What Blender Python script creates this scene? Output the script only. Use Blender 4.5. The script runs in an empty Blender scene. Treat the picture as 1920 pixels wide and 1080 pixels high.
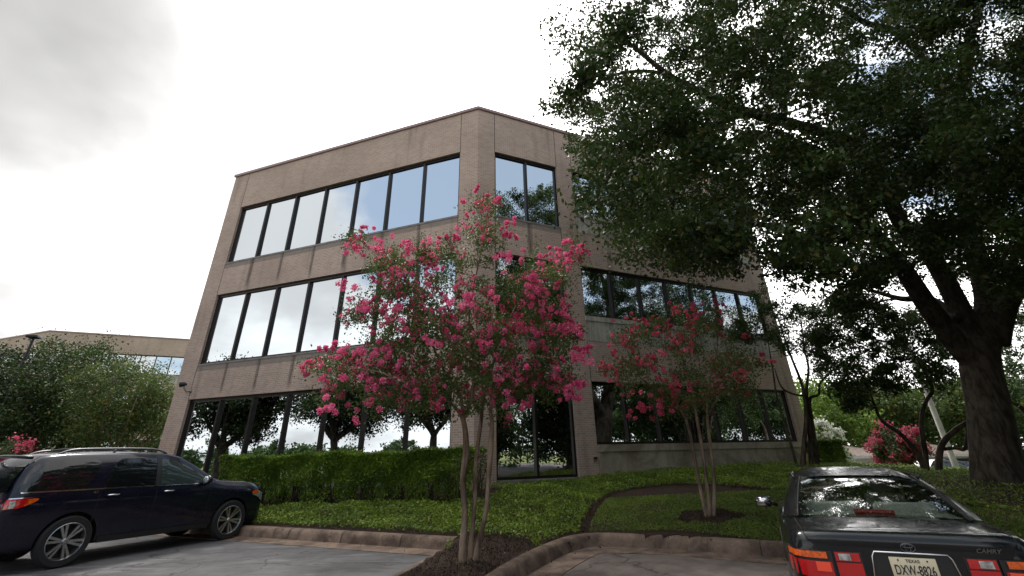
import bpy, bmesh, math, random
import numpy as np
from math import sin, cos, pi, radians, sqrt
from mathutils import Vector, Matrix
random.seed(7)
rng = np.random.default_rng(11)
scene = bpy.context.scene
col = scene.collection

# ------------------------------------------------------------------ camera
EYE, FPX, PITCH, ROLL, PPY = 1.575, 853.3, radians(25.854), radians(-1.37), 440   # the photo is cropped: its optical centre lies at y = 440
cd = bpy.data.cameras.new('camera')
cam = bpy.data.objects.new('camera', cd); col.objects.link(cam)
cd.sensor_width = 36; cd.lens = 36 * FPX / 1920; cd.clip_start = .05; cd.clip_end = 3000; cd.shift_y = -(540 - PPY) / 1920
fwd = Vector((0, cos(PITCH), sin(PITCH))); up0 = Vector((0, -sin(PITCH), cos(PITCH))); rt0 = Vector((1, 0, 0))
rt = rt0 * cos(ROLL) + up0 * sin(ROLL); up = -rt0 * sin(ROLL) + up0 * cos(ROLL)
M = Matrix((rt, up, -fwd)).transposed().to_4x4(); M.translation = Vector((0, 0, EYE))
cam.matrix_world = M
scene.camera = cam

def ray(x, y):
    a = (x - 960) / FPX; b = (PPY - y) / FPX
    return rt * a + up * b + fwd
def at(x, y, Y):            # the point seen at photo pixel (x, y), Y metres in front
    d = ray(x, y); return Vector((0, 0, EYE)) + d * (Y / d.y)
def proj(p):
    d = M.inverted() @ Vector(p); return 960 + FPX * d.x / -d.z, PPY - FPX * d.y / -d.z, -d.z
def atz(x, y, z):           # the point seen at photo pixel (x, y), at height z
    d = ray(x, y); return Vector((0, 0, EYE)) + d * ((z - EYE) / d.z)

# ------------------------------------------------------------------ light
SUN_EL, SUN_AZ = radians(58), radians(125)       # azimuth from +X, behind the building
sd = Vector((cos(SUN_EL) * cos(SUN_AZ), cos(SUN_EL) * sin(SUN_AZ), sin(SUN_EL)))
sl = bpy.data.lights.new('sun', 'SUN'); sun = bpy.data.objects.new('sun', sl); col.objects.link(sun)
sl.energy = 1.3; sl.angle = radians(11); sl.color = (1, .95, .88)
sun.rotation_euler = sd.to_track_quat('Z', 'Y').to_euler()
scene.view_settings.view_transform = 'Standard'; scene.view_settings.look = 'None'
scene.view_settings.exposure = 0.95; scene.view_settings.gamma = 1
scene.cycles.max_bounces = 8; scene.cycles.transparent_max_bounces = 12
scene.cycles.diffuse_bounces = 3; scene.cycles.glossy_bounces = 4; scene.cycles.caustics_reflective = False
scene.cycles.caustics_refractive = False
scene.cycles.use_denoising = True

# small node helper -------------------------------------------------
class NT:
    def __init__(s, tree): s.t = tree; s.n = tree.nodes; s.l = tree.links
    def add(s, typ, ins=None, **kw):
        n = s.n.new(typ)
        for k, v in kw.items(): setattr(n, k, v)
        for k, v in (ins or {}).items():
            sock = n.inputs[k]
            if isinstance(v, bpy.types.NodeSocket): s.l.new(v, sock)
            else: sock.default_value = v
        return n
    def math(s, op, a, b=0.0, c=None, clamp=False):
        d = {0: a, 1: b}
        if c is not None: d[2] = c
        return s.add('ShaderNodeMath', d, operation=op, use_clamp=clamp).outputs[0]
    def mix(s, f, a, b, blend='MIX'):
        n = s.n.new('ShaderNodeMix'); n.data_type = 'RGBA'; n.blend_type = blend
        for k, v in ((0, f), (6, a), (7, b)):
            if isinstance(v, bpy.types.NodeSocket): s.l.new(v, n.inputs[k])
            else: n.inputs[k].default_value = (*v, 1) if (k and len(v) == 3) else v
        return n.outputs[2]
    def ramp(s, f, stops, interp='LINEAR'):
        n = s.n.new('ShaderNodeValToRGB'); n.color_ramp.interpolation = interp
        e = n.color_ramp.elements
        while len(e) < len(stops): e.new(.5)
        for i, (p, c) in enumerate(stops):
            e[i].position = p; e[i].color = (*c, 1) if hasattr(c, '__len__') else (c, c, c, 1)
        s.l.new(f, n.inputs[0]); return n.outputs[0]
    def noise(s, vec, scale, detail=4, rough=.55, dist=0):
        return s.add('ShaderNodeTexNoise', {'Vector': vec, 'Scale': scale, 'Detail': detail, 'Roughness': rough, 'Distortion': dist}).outputs[0]
    def mapr(s, v, a, b, c=0., d=1., smooth=True):
        return s.add('ShaderNodeMapRange', {0: v, 1: a, 2: b, 3: c, 4: d}, interpolation_type='SMOOTHSTEP' if smooth else 'LINEAR').outputs[0]

# ------------------------------------------------------------------ sky
world = bpy.data.worlds.new('World'); scene.world = world; world.use_nodes = True
w = NT(world.node_tree); w.n.clear()
sky = w.add('ShaderNodeTexSky', sky_type='NISHITA', sun_disc=False, sun_elevation=SUN_EL, sun_rotation=pi / 2 - SUN_AZ,
            air_density=1.0, dust_density=1.2, ozone_density=1.5)
tc = w.add('ShaderNodeTexCoord').outputs['Generated']
sep = w.add('ShaderNodeSeparateXYZ', {0: tc})
den = w.math('ADD', w.math('MAXIMUM', sep.outputs[2], 0.), .22)
pv = w.add('ShaderNodeCombineXYZ', {0: w.math('DIVIDE', sep.outputs[0], den), 1: w.math('DIVIDE', sep.outputs[1], den), 2: 0.}).outputs[0]
n1 = w.noise(pv, 1.15, 7, .52, .25)
n2 = w.noise(w.add('ShaderNodeVectorMath', {0: pv, 1: (7.3, 2.1, 0)}, operation='ADD').outputs[0], .8, 5, .5)
def wdot(v): return w.add('ShaderNodeVectorMath', {0: tc, 1: v}, operation='DOT_PRODUCT').outputs['Value']
front = wdot(tuple(Vector((-.25, .95, .2)).normalized()))           # the overcast half of the sky
low = w.mapr(sep.outputs[2], 0.02, .34, .3, 0.)                     # haze near the horizon
west = w.mapr(wdot(tuple(Vector((-.93, -.34, .32)).normalized())), .8, .97, 0., .16)
mask = w.math('ADD', w.math('ADD', n1, w.mapr(front, -.35, .45, -.02, .5)), w.math('ADD', low, west))
mask = w.math('SUBTRACT', mask, w.mapr(wdot(tuple(ray(2050, 20).normalized())), .90, .985, 0., .55))
mask = w.math('SUBTRACT', mask, w.mapr(wdot((-.56, -.58, .59)), .90, .985, 0., .15))
mask = w.mapr(mask, .50, .60)
glow = w.mapr(front, -.2, .85, 0., 1.)
base = w.math('MULTIPLY_ADD', glow, 12.5, 7.8)
shade = w.mapr(n2, .38, .60, .66, 1.12)
bank = w.mapr(wdot(tuple(ray(-260, 160).normalized())), .70, .95, 0., 1.)    # the grey cloud bank to the left
bank = w.math('MULTIPLY', bank, w.mapr(n1, .36, .62, .80, 1.0))
bright = w.math('MULTIPLY', w.math('MULTIPLY', base, shade), w.math('SUBTRACT', 1., w.math('MULTIPLY', bank, .785)))
cc = w.add('ShaderNodeVectorMath', {0: w.add('ShaderNodeCombineXYZ', {0: bright, 1: bright, 2: bright}).outputs[0], 1: (1.0, .99, .975)}, operation='MULTIPLY').outputs[0]
skyc = w.add('ShaderNodeVectorMath', {0: sky.outputs[0], 1: (.95, .95, .95)}, operation='MULTIPLY').outputs[0]
skyc = w.mix(.48, skyc, (5.4, 6.1, 6.7))
fin = w.mix(mask, skyc, cc)
below = w.mapr(sep.outputs[2], -.02, .0, 0., 1.)
bg = w.add('ShaderNodeBackground', {0: fin, 1: .1})
w.l.new(bg.outputs[0], w.add('ShaderNodeOutputWorld').inputs[0])

# ------------------------------------------------------------------ object helpers
def tag(o, label=None, cat=None, group=None, kind=None):
    for k, v in (('label', label), ('category', cat), ('group', group), ('kind', kind)):
        if v: o[k] = v
    return o
def link(o, parent=None):
    col.objects.link(o)
    if parent is not None: o.parent = parent
    return o
def thing(name, label, cat, loc=(0, 0, 0), rz=0, group=None, scale=1):
    o = bpy.data.objects.new(name, None); link(o)
    o.location = loc; o.rotation_euler.z = rz; o.scale = (scale,) * 3
    o.empty_display_size = .2
    return tag(o, label, cat, group)
def mesh_np(name, V, Q, mat, parent=None, smooth=False, uv=None):
    """V (n,3), Q (m,k) polygons all with k corners"""
    V = np.asarray(V, np.float32); Q = np.asarray(Q, np.int32)
    me = bpy.data.meshes.new(name); k = Q.shape[1]
    me.vertices.add(len(V)); me.vertices.foreach_set('co', V.ravel())
    me.loops.add(Q.size); me.loops.foreach_set('vertex_index', Q.ravel())
    me.polygons.add(len(Q)); me.polygons.foreach_set('loop_start', np.arange(0, Q.size, k, dtype=np.int32))
    if smooth: me.polygons.foreach_set('use_smooth', np.ones(len(Q), bool))
    if uv is not None:
        l = me.uv_layers.new(name='UVMap'); l.data.foreach_set('uv', np.asarray(uv, np.float32)[Q.ravel()].ravel())
    me.update(calc_edges=True)
    if mat: me.materials.append(mat)
    return link(bpy.data.objects.new(name, me), parent)
class MB:
    """collects polygons of one mesh"""
    def __init__(s): s.v = []; s.f = []; s.uv = {}; s.mi = []
    def poly(s, pts, uv=None, mi=0):
        b = len(s.v); s.v += [tuple(p) for p in pts]; s.f.append(tuple(range(b, b + len(pts)))); s.mi.append(mi)
        if uv: s.uv[len(s.f) - 1] = uv
    def grid(s, P, mi=0, closeu=False, flip=False):
        """P[i][j] points; quads"""
        b = len(s.v); n, m = len(P), len(P[0])
        for r in P: s.v += [tuple(p) for p in r]
        for i in range(n - 1 + (1 if closeu else 0)):
            for j in range(m - 1):
                q = (b + i * m + j, b + ((i + 1) % n) * m + j, b + ((i + 1) % n) * m + j + 1, b + i * m + j + 1)
                s.f.append(q[::-1] if flip else q); s.mi.append(mi)
    def box(s, x0, x1, y0, y1, z0, z1, T=None, mi=0):
        c = [(x0, y0, z0), (x1, y0, z0), (x1, y1, z0), (x0, y1, z0), (x0, y0, z1), (x1, y0, z1), (x1, y1, z1), (x0, y1, z1)]
        if T: c = [tuple(T @ Vector(p)) for p in c]
        b = len(s.v); s.v += c
        for f in ((0, 3, 2, 1), (4, 5, 6, 7), (0, 1, 5, 4), (1, 2, 6, 5), (2, 3, 7, 6), (3, 0, 4, 7)):
            s.f.append(tuple(b + i for i in f)); s.mi.append(mi)
    def tube(s, pts, rad, n=8, cap=True, mi=0):
        pts = [Vector(p) for p in pts]
        if not hasattr(rad, '__len__'): rad = [rad] * len(pts)
        b = len(s.v); prev = None
        for i, p in enumerate(pts):
            t = (pts[min(i + 1, len(pts) - 1)] - pts[max(i - 1, 0)])
            t = t.normalized() if t.length > 1e-6 else Vector((0, 0, 1))
            a = (prev - t * prev.dot(t)) if prev is not None else t.orthogonal()
            if a.length < 1e-5: a = t.orthogonal()
            a.normalize(); prev = a; c = t.cross(a)
            for k in range(n):
                q = 2 * pi * k / n; s.v.append(tuple(p + (a * cos(q) + c * sin(q)) * rad[i]))
        for i in range(len(pts) - 1):
            for k in range(n):
                s.f.append((b + i * n + k, b + i * n + (k + 1) % n, b + (i + 1) * n + (k + 1) % n, b + (i + 1) * n + k)); s.mi.append(mi)
        if cap:
            s.f.append(tuple(b + k for k in range(n))[::-1]); s.mi.append(mi)
            e = b + (len(pts) - 1) * n; s.f.append(tuple(e + k for k in range(n))); s.mi.append(mi)
    def lathe(s, prof, n=32, T=None, mi=0):
        """prof [(r, y)] turned about the Y axis"""
        P = []
        for k in range(n):
            q = 2 * pi * k / n
            r_ = [Vector((r * cos(q), y, r * sin(q))) for r, y in prof]
            P.append([T @ p for p in r_] if T else r_)
        s.grid(P, mi, closeu=True)
    def ball(s, c, r, n=8, m=6, mi=0):
        if not hasattr(r, '__len__'): r = (r, r, r)
        P = [[(c[0] + r[0] * sin(pi * j / m) * cos(2 * pi * i / n), c[1] + r[1] * sin(pi * j / m) * sin(2 * pi * i / n), c[2] + r[2] * cos(pi * j / m)) for j in range(m + 1)] for i in range(n)]
        s.grid(P, mi, closeu=True, flip=True)
    def build(s, name, mats, parent=None, smooth=False, bevel=0, angle=None):
        me = bpy.data.meshes.new(name); me.from_pydata(s.v, [], s.f)
        for m in (mats if isinstance(mats, (list, tuple)) else [mats]): me.materials.append(m)
        me.polygons.foreach_set('material_index', s.mi)
        if s.uv:
            l = me.uv_layers.new(name='UVMap')
            for p in me.polygons:
                if p.index in s.uv:
                    for li, c in zip(p.loop_indices, s.uv[p.index]): l.data[li].uv = c
        if smooth:
            me.polygons.foreach_set('use_smooth', [True] * len(me.polygons))
            if angle: me.set_sharp_from_angle(angle=radians(angle))
        me.update()
        o = link(bpy.data.objects.new(name, me), parent)
        if bevel:
            bm = bmesh.new(); bm.from_mesh(me); bmesh.ops.remove_doubles(bm, verts=bm.verts, dist=1e-5)
            bmesh.ops.bevel(bm, geom=list(bm.edges), offset=bevel, segments=2, affect='EDGES', profile=.5)
            bm.to_mesh(me); bm.free()
            me.polygons.foreach_set('use_smooth', [True] * len(me.polygons)); me.set_sharp_from_angle(angle=radians(40))
        return o
def smooth_path(pts, k=4):
    P = [Vector(p) for p in pts]
    if len(P) < 3: return P
    out = []
    for i in range(len(P) - 1):
        p0, p1, p2, p3 = P[max(i - 1, 0)], P[i], P[i + 1], P[min(i + 2, len(P) - 1)]
        for j in range(k):
            t = j / k
            out.append(.5 * ((2 * p1) + (p2 - p0) * t + (2 * p0 - 5 * p1 + 4 * p2 - p3) * t * t + (3 * p1 - p0 - 3 * p2 + p3) * t ** 3))
    out.append(P[-1]); return out
def lerp_list(a, n):
    a = list(a); return [float(np.interp(i / (n - 1), np.linspace(0, 1, len(a)), a)) for i in range(n)]

# ------------------------------------------------------------------ materials
def mat(name):
    m = bpy.data.materials.new(name); m.use_nodes = True; t = NT(m.node_tree); t.n.clear()
    out = t.add('ShaderNodeOutputMaterial'); return m, t, out
def pbsdf(t, out, **kw):
    b = t.add('ShaderNodeBsdfPrincipled')
    names = dict(color='Base Color', rough='Roughness', metal='Metallic', spec='Specular IOR Level', coat='Coat Weight', coatr='Coat Roughness', normal='Normal', trans='Transmission Weight', ior='IOR', alpha='Alpha')
    for k, v in kw.items():
        s = b.inputs[names[k]]
        if isinstance(v, bpy.types.NodeSocket): t.l.new(v, s)
        else: s.default_value = (*v, 1) if (hasattr(v, '__len__') and len(v) == 3 and k == 'color') else v
    t.l.new(b.outputs[0], out.inputs[0]); return b
def bump(t, h, strength=.3, dist=.02):
    return t.add('ShaderNodeBump', {'Height': h, 'Strength': strength, 'Distance': dist}).outputs[0]
def simple(name, color, rough=.5, metal=0., var=.0, scale=8, **kw):
    m, t, out = mat(name)
    if var:
        tcx = t.add('ShaderNodeTexCoord').outputs['Object']
        n = t.noise(tcx, scale, 5)
        c = t.mix(t.mapr(n, .3, .7), tuple(x * (1 - var) for x in color), tuple(min(1, x * (1 + var)) for x in color))
        pbsdf(t, out, color=c, rough=rough, metal=metal, **kw)
    else: pbsdf(t, out, color=color, rough=rough, metal=metal, **kw)
    return m
def leaf_mat(name, dark, light, trans=.25, rough=.5, tip=None, patch=.6):
    m, t, out = mat(name)
    g = t.add('ShaderNodeNewGeometry').outputs
    o = t.add('ShaderNodeTexCoord').outputs['Object']
    r = g['Random Per Island']; n = t.noise(o, patch, 3)
    f = t.math('ADD', t.math('MULTIPLY', r, .5), t.math('MULTIPLY', t.mapr(n, .38, .62), .6), clamp=True)
    c = t.mix(f, dark, light)
    if tip: c = t.mix(t.mapr(r, .93, .96), c, tip)
    b = t.add('ShaderNodeBsdfPrincipled', {'Base Color': c, 'Roughness': rough, 'Specular IOR Level': .3})
    tr = t.add('ShaderNodeBsdfTranslucent', {0: t.mix(.5, c, light)})
    mx = t.add('ShaderNodeMixShader', {0: trans}); t.l.new(b.outputs[0], mx.inputs[1]); t.l.new(tr.outputs[0], mx.inputs[2])
    t.l.new(mx.outputs[0], out.inputs[0]); return m

M_ = {}
M_['oak_leaf'] = leaf_mat('oak_leaf', (.009, .019, .005), (.056, .098, .022), .26, .5, (.14, .11, .03), .8)
M_['bright_leaf'] = leaf_mat('bright_leaf', (.05, .10, .014), (.20, .30, .045), .3, .5)
M_['olive_leaf'] = leaf_mat('olive_leaf', (.03, .055, .016), (.10, .15, .035), .3, .5, (.22, .17, .02))
M_['mid_leaf'] = leaf_mat('mid_leaf', (.022, .045, .014), (.075, .125, .035), .28, .5)
M_['myrtle_leaf'] = leaf_mat('myrtle_leaf', (.03, .055, .016), (.11, .165, .04), .35, .45, (.18, .06, .03), 1.2)
M_['hedge_leaf'] = leaf_mat('hedge_leaf', (.035, .08, .010), (.20, .31, .03), .35, .38, (.24, .36, .04), 1.6)
M_['cover_leaf'] = leaf_mat('cover_leaf', (.055, .105, .014), (.23, .33, .04), .3, .42, (.26, .33, .06), 1.1)
M_['grass'] = leaf_mat('grass_blade', (.07, .13, .02), (.21, .30, .045), .3, .5, (.28, .24, .10), 1.0)
M_['blossom'] = leaf_mat('blossom', (.66, .05, .21), (.96, .24, .44), .4, .6, (.95, .42, .55), 3.)
M_['blossom_red'] = leaf_mat('blossom_red', (.50, .04, .11), (.80, .15, .26), .35, .6, (.8, .3, .36), 3.)
M_['blossom_dull'] = leaf_mat('blossom_dull', (.28, .03, .07), (.52, .10, .17), .3, .6, None, 3.)
M_['dark_leaf'] = leaf_mat('dark_leaf', (.006, .013, .004), (.030, .055, .012), .2, .5)  # darker oak green, with the shade of the mirrored crowns put into its colour
M_['white_blossom'] = leaf_mat('white_blossom', (.35, .38, .3), (.75, .76, .7), .3, .6)
def bark(name, c1, c2, sc=9):
    m, t, out = mat(name)
    o = t.add('ShaderNodeTexCoord').outputs['Object']
    mp = t.add('ShaderNodeMapping', {'Vector': o, 'Scale': (1, 1, .22)}).outputs[0]
    n = t.noise(mp, sc, 8, .65, .6); n_ = t.noise(o, 2.2, 3)
    c = t.mix(t.mapr(t.math('ADD', t.math('MULTIPLY', n, .7), t.math('MULTIPLY', n_, .3)), .38, .62), c1, c2)
    pbsdf(t, out, color=c, rough=.9, spec=.2, normal=bump(t, n, .9, .03)); return m
M_['oak_bark'] = bark('oak_bark', (.022, .018, .014), (.085, .07, .055))
M_['myrtle_bark'] = bark('myrtle_bark', (.07, .045, .032), (.32, .235, .17), 5)
M_['dark_bark'] = bark('dark_bark', (.03, .022, .017), (.11, .085, .065), 7)
# ------------------------------------------------------------------ foliage tools
def unit(n):
    v = rng.normal(size=(n, 3)); return v / np.linalg.norm(v, axis=1, keepdims=True)
def leaf_arrays(C, size, aspect=.5, upbias=.0, droop=0.):
    n = len(C); a = unit(n); a[:, 2] -= droop; a /= np.linalg.norm(a, axis=1, keepdims=True)
    r = unit(n); r[:, 2] = np.abs(r[:, 2]) + upbias
    nn = r - a * (r * a).sum(1, keepdims=True); nn /= np.linalg.norm(nn, axis=1, keepdims=True) + 1e-9
    b = np.cross(nn, a); s = (size * rng.uniform(.65, 1.3, n))[:, None]
    V = np.stack([C - a * s * .5, C + b * s * aspect * .5 + nn * s * .12, C + a * s * .5, C - b * s * aspect * .5 + nn * s * .12], 1).reshape(-1, 3)
    return V
def leaf_mesh(name, C, size, m, parent=None, **kw):
    V = leaf_arrays(np.asarray(C), size, **kw)
    return mesh_np(name, V, np.arange(len(V)).reshape(-1, 4), m, parent)
def blob_points(B, R, per, k=14, sig=.28, flat=.8):
    """B (n,3) centres, R (n,) radii: leaves gathered in k twig clusters in each blob"""
    out = []
    for c, r in zip(B, R):
        u = unit(k) * (rng.random((k, 1)) ** .4) * r; u[:, 2] *= flat
        m = max(1, int(per / k)); p = np.repeat(u, m, 0) + rng.normal(size=(k * m, 3)) * sig * r * np.array([1, 1, .75])
        out.append(c + p)
    return np.concatenate(out)
def branches(mb, limbs, B, r0=.035, r1=.008, n=5, sag=.12, step=.25):
    """limbs: list of (points, radii) tubes; every blob centre is tied to the nearest limb by a bough"""
    S = []; 
    for pts, rad in limbs:
        sp = smooth_path(pts, 5); rr = lerp_list(rad, len(sp))
        mb.tube(sp, rr, 9 if rr[0] > .15 else 7)
        S += [(p, r) for p, r in zip(sp, rr)][len(sp) // 4:]
    A = np.array([tuple(p) for p, _ in S]); RR = np.array([r for _, r in S])
    order = np.argsort([np.min(np.linalg.norm(A - b, axis=1)) for b in B])
    for i in order:
        b = B[i]; d = np.linalg.norm(A - b, axis=1) + np.maximum(0, A[:, 2] - b[2] ) * .5
        j = int(np.argmin(d)); p = Vector(A[j]); e = Vector(b); L = (e - p).length
        if L < .05: continue
        mid = (p + e) / 2 + Vector(rng.normal(size=3)) * L * .1 + Vector((0, 0, L * sag))
        path = smooth_path([p, mid, e], 4); ra = min(r0 * (.4 + L * .35), RR[j] * .8)
        rr = lerp_list([ra, ra * .6, r1], len(path)); mb.tube(path, rr, n, cap=False)
        A = np.vstack([A, [tuple(q) for q in path[2:]]]); RR = np.concatenate([RR, rr[2:]])
def in_poly(x, y, P):
    P = np.asarray(P, float); ins = np.zeros(np.shape(x), bool); j = len(P) - 1
    for i in range(len(P)):
        a = (P[i, 1] > y) != (P[j, 1] > y)
        with np.errstate(divide='ignore', invalid='ignore'):
            xi = (P[j, 0] - P[i, 0]) * (y - P[i, 1]) / (P[j, 1] - P[i, 1]) + P[i, 0]
        ins ^= a & (x < xi); j = i
    return ins
def generic_tree(name, label, cat, loc, h, r, leafm, barkm, n_blob=60, per=260, leaf=.16, trunk_h=.3, trunk_r=.2, group=None, stems=1, flat=.7, blobr=.22, seed=0, blossoms=None):
    rs = np.random.default_rng(seed + 5)
    t = thing(name, label, cat, loc, 0, group)
    zc = h * (trunk_h + (1 - trunk_h) * .5); hz = h * (1 - trunk_h) * .5
    B = []
    while len(B) < n_blob:
        u = rs.normal(size=3); u /= np.linalg.norm(u); q = rs.random() ** .38
        p = u * q * np.array([r, r, hz]) * (1 - blobr * .5) * rs.uniform(.8, 1.08)
        if p[2] < -hz * .75 and rs.random() < .6: continue
        B.append(p + np.array([0, 0, zc]))
    B = np.array(B); limbs = []
    for s in range(stems):
        a = 2 * pi * s / max(stems, 1) + rs.uniform(0, 1); off = .0 if stems == 1 else r * .06
        base = Vector((cos(a) * off, sin(a) * off, -.15)); top = Vector((cos(a) * r * (.15 if stems > 1 else .05), sin(a) * r * .15, h * trunk_h))
        limbs.append(([base, (base + top) / 2 + Vector((rs.normal() * .08 * r * .3, 0, 0)), top], [trunk_r * 1.25, trunk_r * .9, trunk_r * .75]))
        for k in range(5 if stems == 1 else 2):
            b = a + 2 * pi * k / (5 if stems == 1 else 5) + rs.normal() * .3
            e = Vector((cos(b) * r * .6, sin(b) * r * .6, h * rs.uniform(.6, .85)))
            limbs.append(([top, (top + e) / 2 + Vector((cos(b), sin(b), -.3)) * r * .1, e], [trunk_r * .65, trunk_r * .4, trunk_r * .12]))
    mb = MB(); branches(mb, limbs, B, r0=trunk_r * .25, r1=.012, n=4)
    mb.build('trunk', barkm, t, smooth=True)
    R = r * blobr * rs.uniform(.8, 1.35, len(B))
    leaf_mesh('crown', blob_points(B, R, per, k=10, sig=.33, flat=flat), leaf, leafm, t, aspect=.6, upbias=.3)
    if blossoms:
        bm_, nb, sz = blossoms; o = B[rs.integers(0, len(B), nb)] ; d = o - np.array([0, 0, zc]); d /= np.linalg.norm(d, axis=1, keepdims=True) + 1e-6
        c = o + d * (r * blobr) + rs.normal(size=o.shape) * r * .06
        P = np.repeat(c, 26, 0) + rs.normal(size=(nb * 26, 3)) * sz
        leaf_mesh('blossoms', P, sz * 1.1, bm_, t, aspect=.9)
    return t
# ------------------------------------------------------------------ ground, kerbs, lot
A2 = lambda v: (v[0], v[1])
def g0(x, y, z=0.): p = atz(x, y, z); return (p.x, p.y)
kl = [(-26, 21.6), (-14, 16.03), g0(471, 1008), (-3.7, 11.26)]
corner_l = g0(850, 1034)
isl_l = [g0(820, 1051), g0(770, 1078), (-1.95, 6.9), (-2.2, 5.6), (-2.05, 4.4)]
isl_r = [(-1.5, 4.1), (-1.0, 4.7), (-.75, 5.7), (-.3, 7.0), g0(985, 1080), g0(1042, 1048), g0(1085, 1031), g0(1125, 1026)]
kr = [g0(1260, 1031), g0(1440, 1045), (9.3, 6.5), (22, .6), (60, -17)]
KERB = kl + [corner_l] + isl_l + isl_r + kr
INSIDE = KERB + [(300, -17), (300, 300), (-300, 300), (-300, 21.6)]
ctrl = [(-14, 16.5, .2), (-6.9, 13.0, .2), (-4, 11.6, .2), (-1.5, 10.5, .2), (-1.2, 8.2, .11), (-1.4, 5.5, .1), (-.5, 9.4, .17), (.3, 9.9, .2),
        (1.4, 10.4, .2), (4.2, 9.3, .2), (9.4, 7.0, .2), (15, 4.4, .2), (22, 1.2, .2), (-1.1, 13.6, .48), (-4.5, 14.5, .46), (-8, 15.9, .43), (-13, 17.7, .4),
        (-1.3, 15.4, .62), (-5, 16.8, .58), (-9.2, 18.3, .5), (-14.6, 20.2, .5), (-.6, 15.75, .71), (2.1, 17.0, .74), (2.8, 17.35, .84), (6.6, 19.1, .91), (12, 21.6, .95), (10.2, 18, .97),
        (11.48, 12.53, .7), (3.8, 10.6, .4), (6, 10.6, .42), (1.5, 12.4, .48), (3.5, 14, .62), (6.5, 15.5, .78), (13.5, 16.8, .75), (20, 14, .45), (21, 21, .25), (27, 27, -.5), (15, 24, .72), (16, 31, -.2), (40, 40, -.9), (-22, 24, .55), (-30, 40, .5), (60, 10, -.9), (0, 45, .3), (-50, 60, .3), (50, 80, -.9), (0, 100, .2), (100, 0, -.9)]
cp = np.array(ctrl)
def _u(r2): return np.where(r2 > 1e-12, r2 * np.log(r2 + 1e-12) * .5, 0)
_n = len(cp); _K = _u(((cp[:, None, :2] - cp[None, :, :2]) ** 2).sum(-1)) + np.eye(_n) * .05
_P = np.c_[np.ones(_n), cp[:, :2]]; _A = np.block([[_K, _P], [_P.T, np.zeros((3, 3))]])
_W = np.linalg.solve(_A, np.r_[cp[:, 2], 0, 0, 0])
def hgt(x, y):
    x = np.asarray(x, float); y = np.asarray(y, float); s = x.shape; X = np.c_[x.ravel(), y.ravel()]
    out = np.empty(len(X))
    for i in range(0, len(X), 20000):
        q = X[i:i + 20000]; out[i:i + 20000] = _u(((q[:, None] - cp[None, :, :2]) ** 2).sum(-1)) @ _W[:_n] + _W[_n] + q @ _W[_n + 1:]
    d = np.hypot(X[:, 0], X[:, 1]); f = np.clip((d - 35) / 30, 0, 1)
    q = X[:, 0] * .7 + X[:, 1] * .7; lo_ = np.interp(q, [20, 26], [.08, -1.1]); out = np.clip(out, lo_, 1.4) * (1 - f) + np.interp(X[:, 0], [-20, 15], [.3, -.9]) * f
    return out.reshape(s)
H = lambda x, y: float(hgt(np.array([x]), np.array([y]))[0])

# lot surface ------------------------------------------------------
m, t, out = mat('asphalt')
o = t.add('ShaderNodeTexCoord').outputs['Object']
na = t.noise(o, .45, 6, .6, .4); nb = t.noise(o, 3.5, 6, .65); nc = t.noise(o, 90, 3, .7)
mp = t.add('ShaderNodeMapping', {'Vector': o, 'Rotation': (0, 0, radians(-20)), 'Scale': (1., 3.6, 1)}).outputs[0]
st = t.noise(mp, .8, 6, .6, .8)
c = t.mix(t.mapr(na, .35, .65), (.082, .080, .083), (.155, .151, .154))
c = t.mix(t.math('MULTIPLY', t.mapr(st, .52, .72), .6), c, (.26, .255, .26))
c = t.mix(t.math('MULTIPLY', t.mapr(st, .46, .30), .6), c, (.055, .05, .048))
sx = t.add('ShaderNodeSeparateXYZ', {0: o})
rightside = t.mapr(sx.outputs[0], -.6, .4, 0, .8)
c = t.mix(rightside, c, t.mix(t.mapr(nb, .35, .65), (.13, .098, .082), (.23, .185, .16)))
c = t.mix(t.math('MULTIPLY', t.mapr(nc, .3, .7), .28), c, (.04, .038, .036))
vor = t.add('ShaderNodeTexVoronoi', {'Vector': t.add('ShaderNodeVectorMath', {0: o, 1: t.add('ShaderNodeVectorMath', {0: t.add('ShaderNodeTexNoise', {'Vector': o, 'Scale': 1.5, 'Detail': 5}).outputs[1], 1: (.9, .9, .9)}, operation='MULTIPLY').outputs[0]}, operation='ADD').outputs[0], 'Scale': .38}, feature='DISTANCE_TO_EDGE').outputs['Distance']
c = t.mix(t.mapr(vor, .0, .012, .75, 0.), c, (.03, .026, .022))
pbsdf(t, out, color=c, rough=t.mapr(nb, .3, .7, .75, .95), spec=.3, normal=bump(t, t.math('ADD', nc, t.math('MULTIPLY', nb, .8)), .5, .01))
M_['asphalt'] = m
mb = MB(); mb.poly([(p[0], p[1], 0) for p in [(-300, 21.65)] + [(x + .03, y + .06) for x, y in kl] + [(corner_l[0] + .06, corner_l[1] + .03)] + [(x + .06, y) for x, y in isl_l] + [(x - .05, y) for x, y in isl_r] + [(x + .03, y + .06) for x, y in kr] + [(320, -17), (320, -300), (-320, -300), (-320, 21.65)]])
tag(mb.build('ground', M_['asphalt']), 'grey weathered asphalt of the car park', None, kind='structure')

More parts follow.
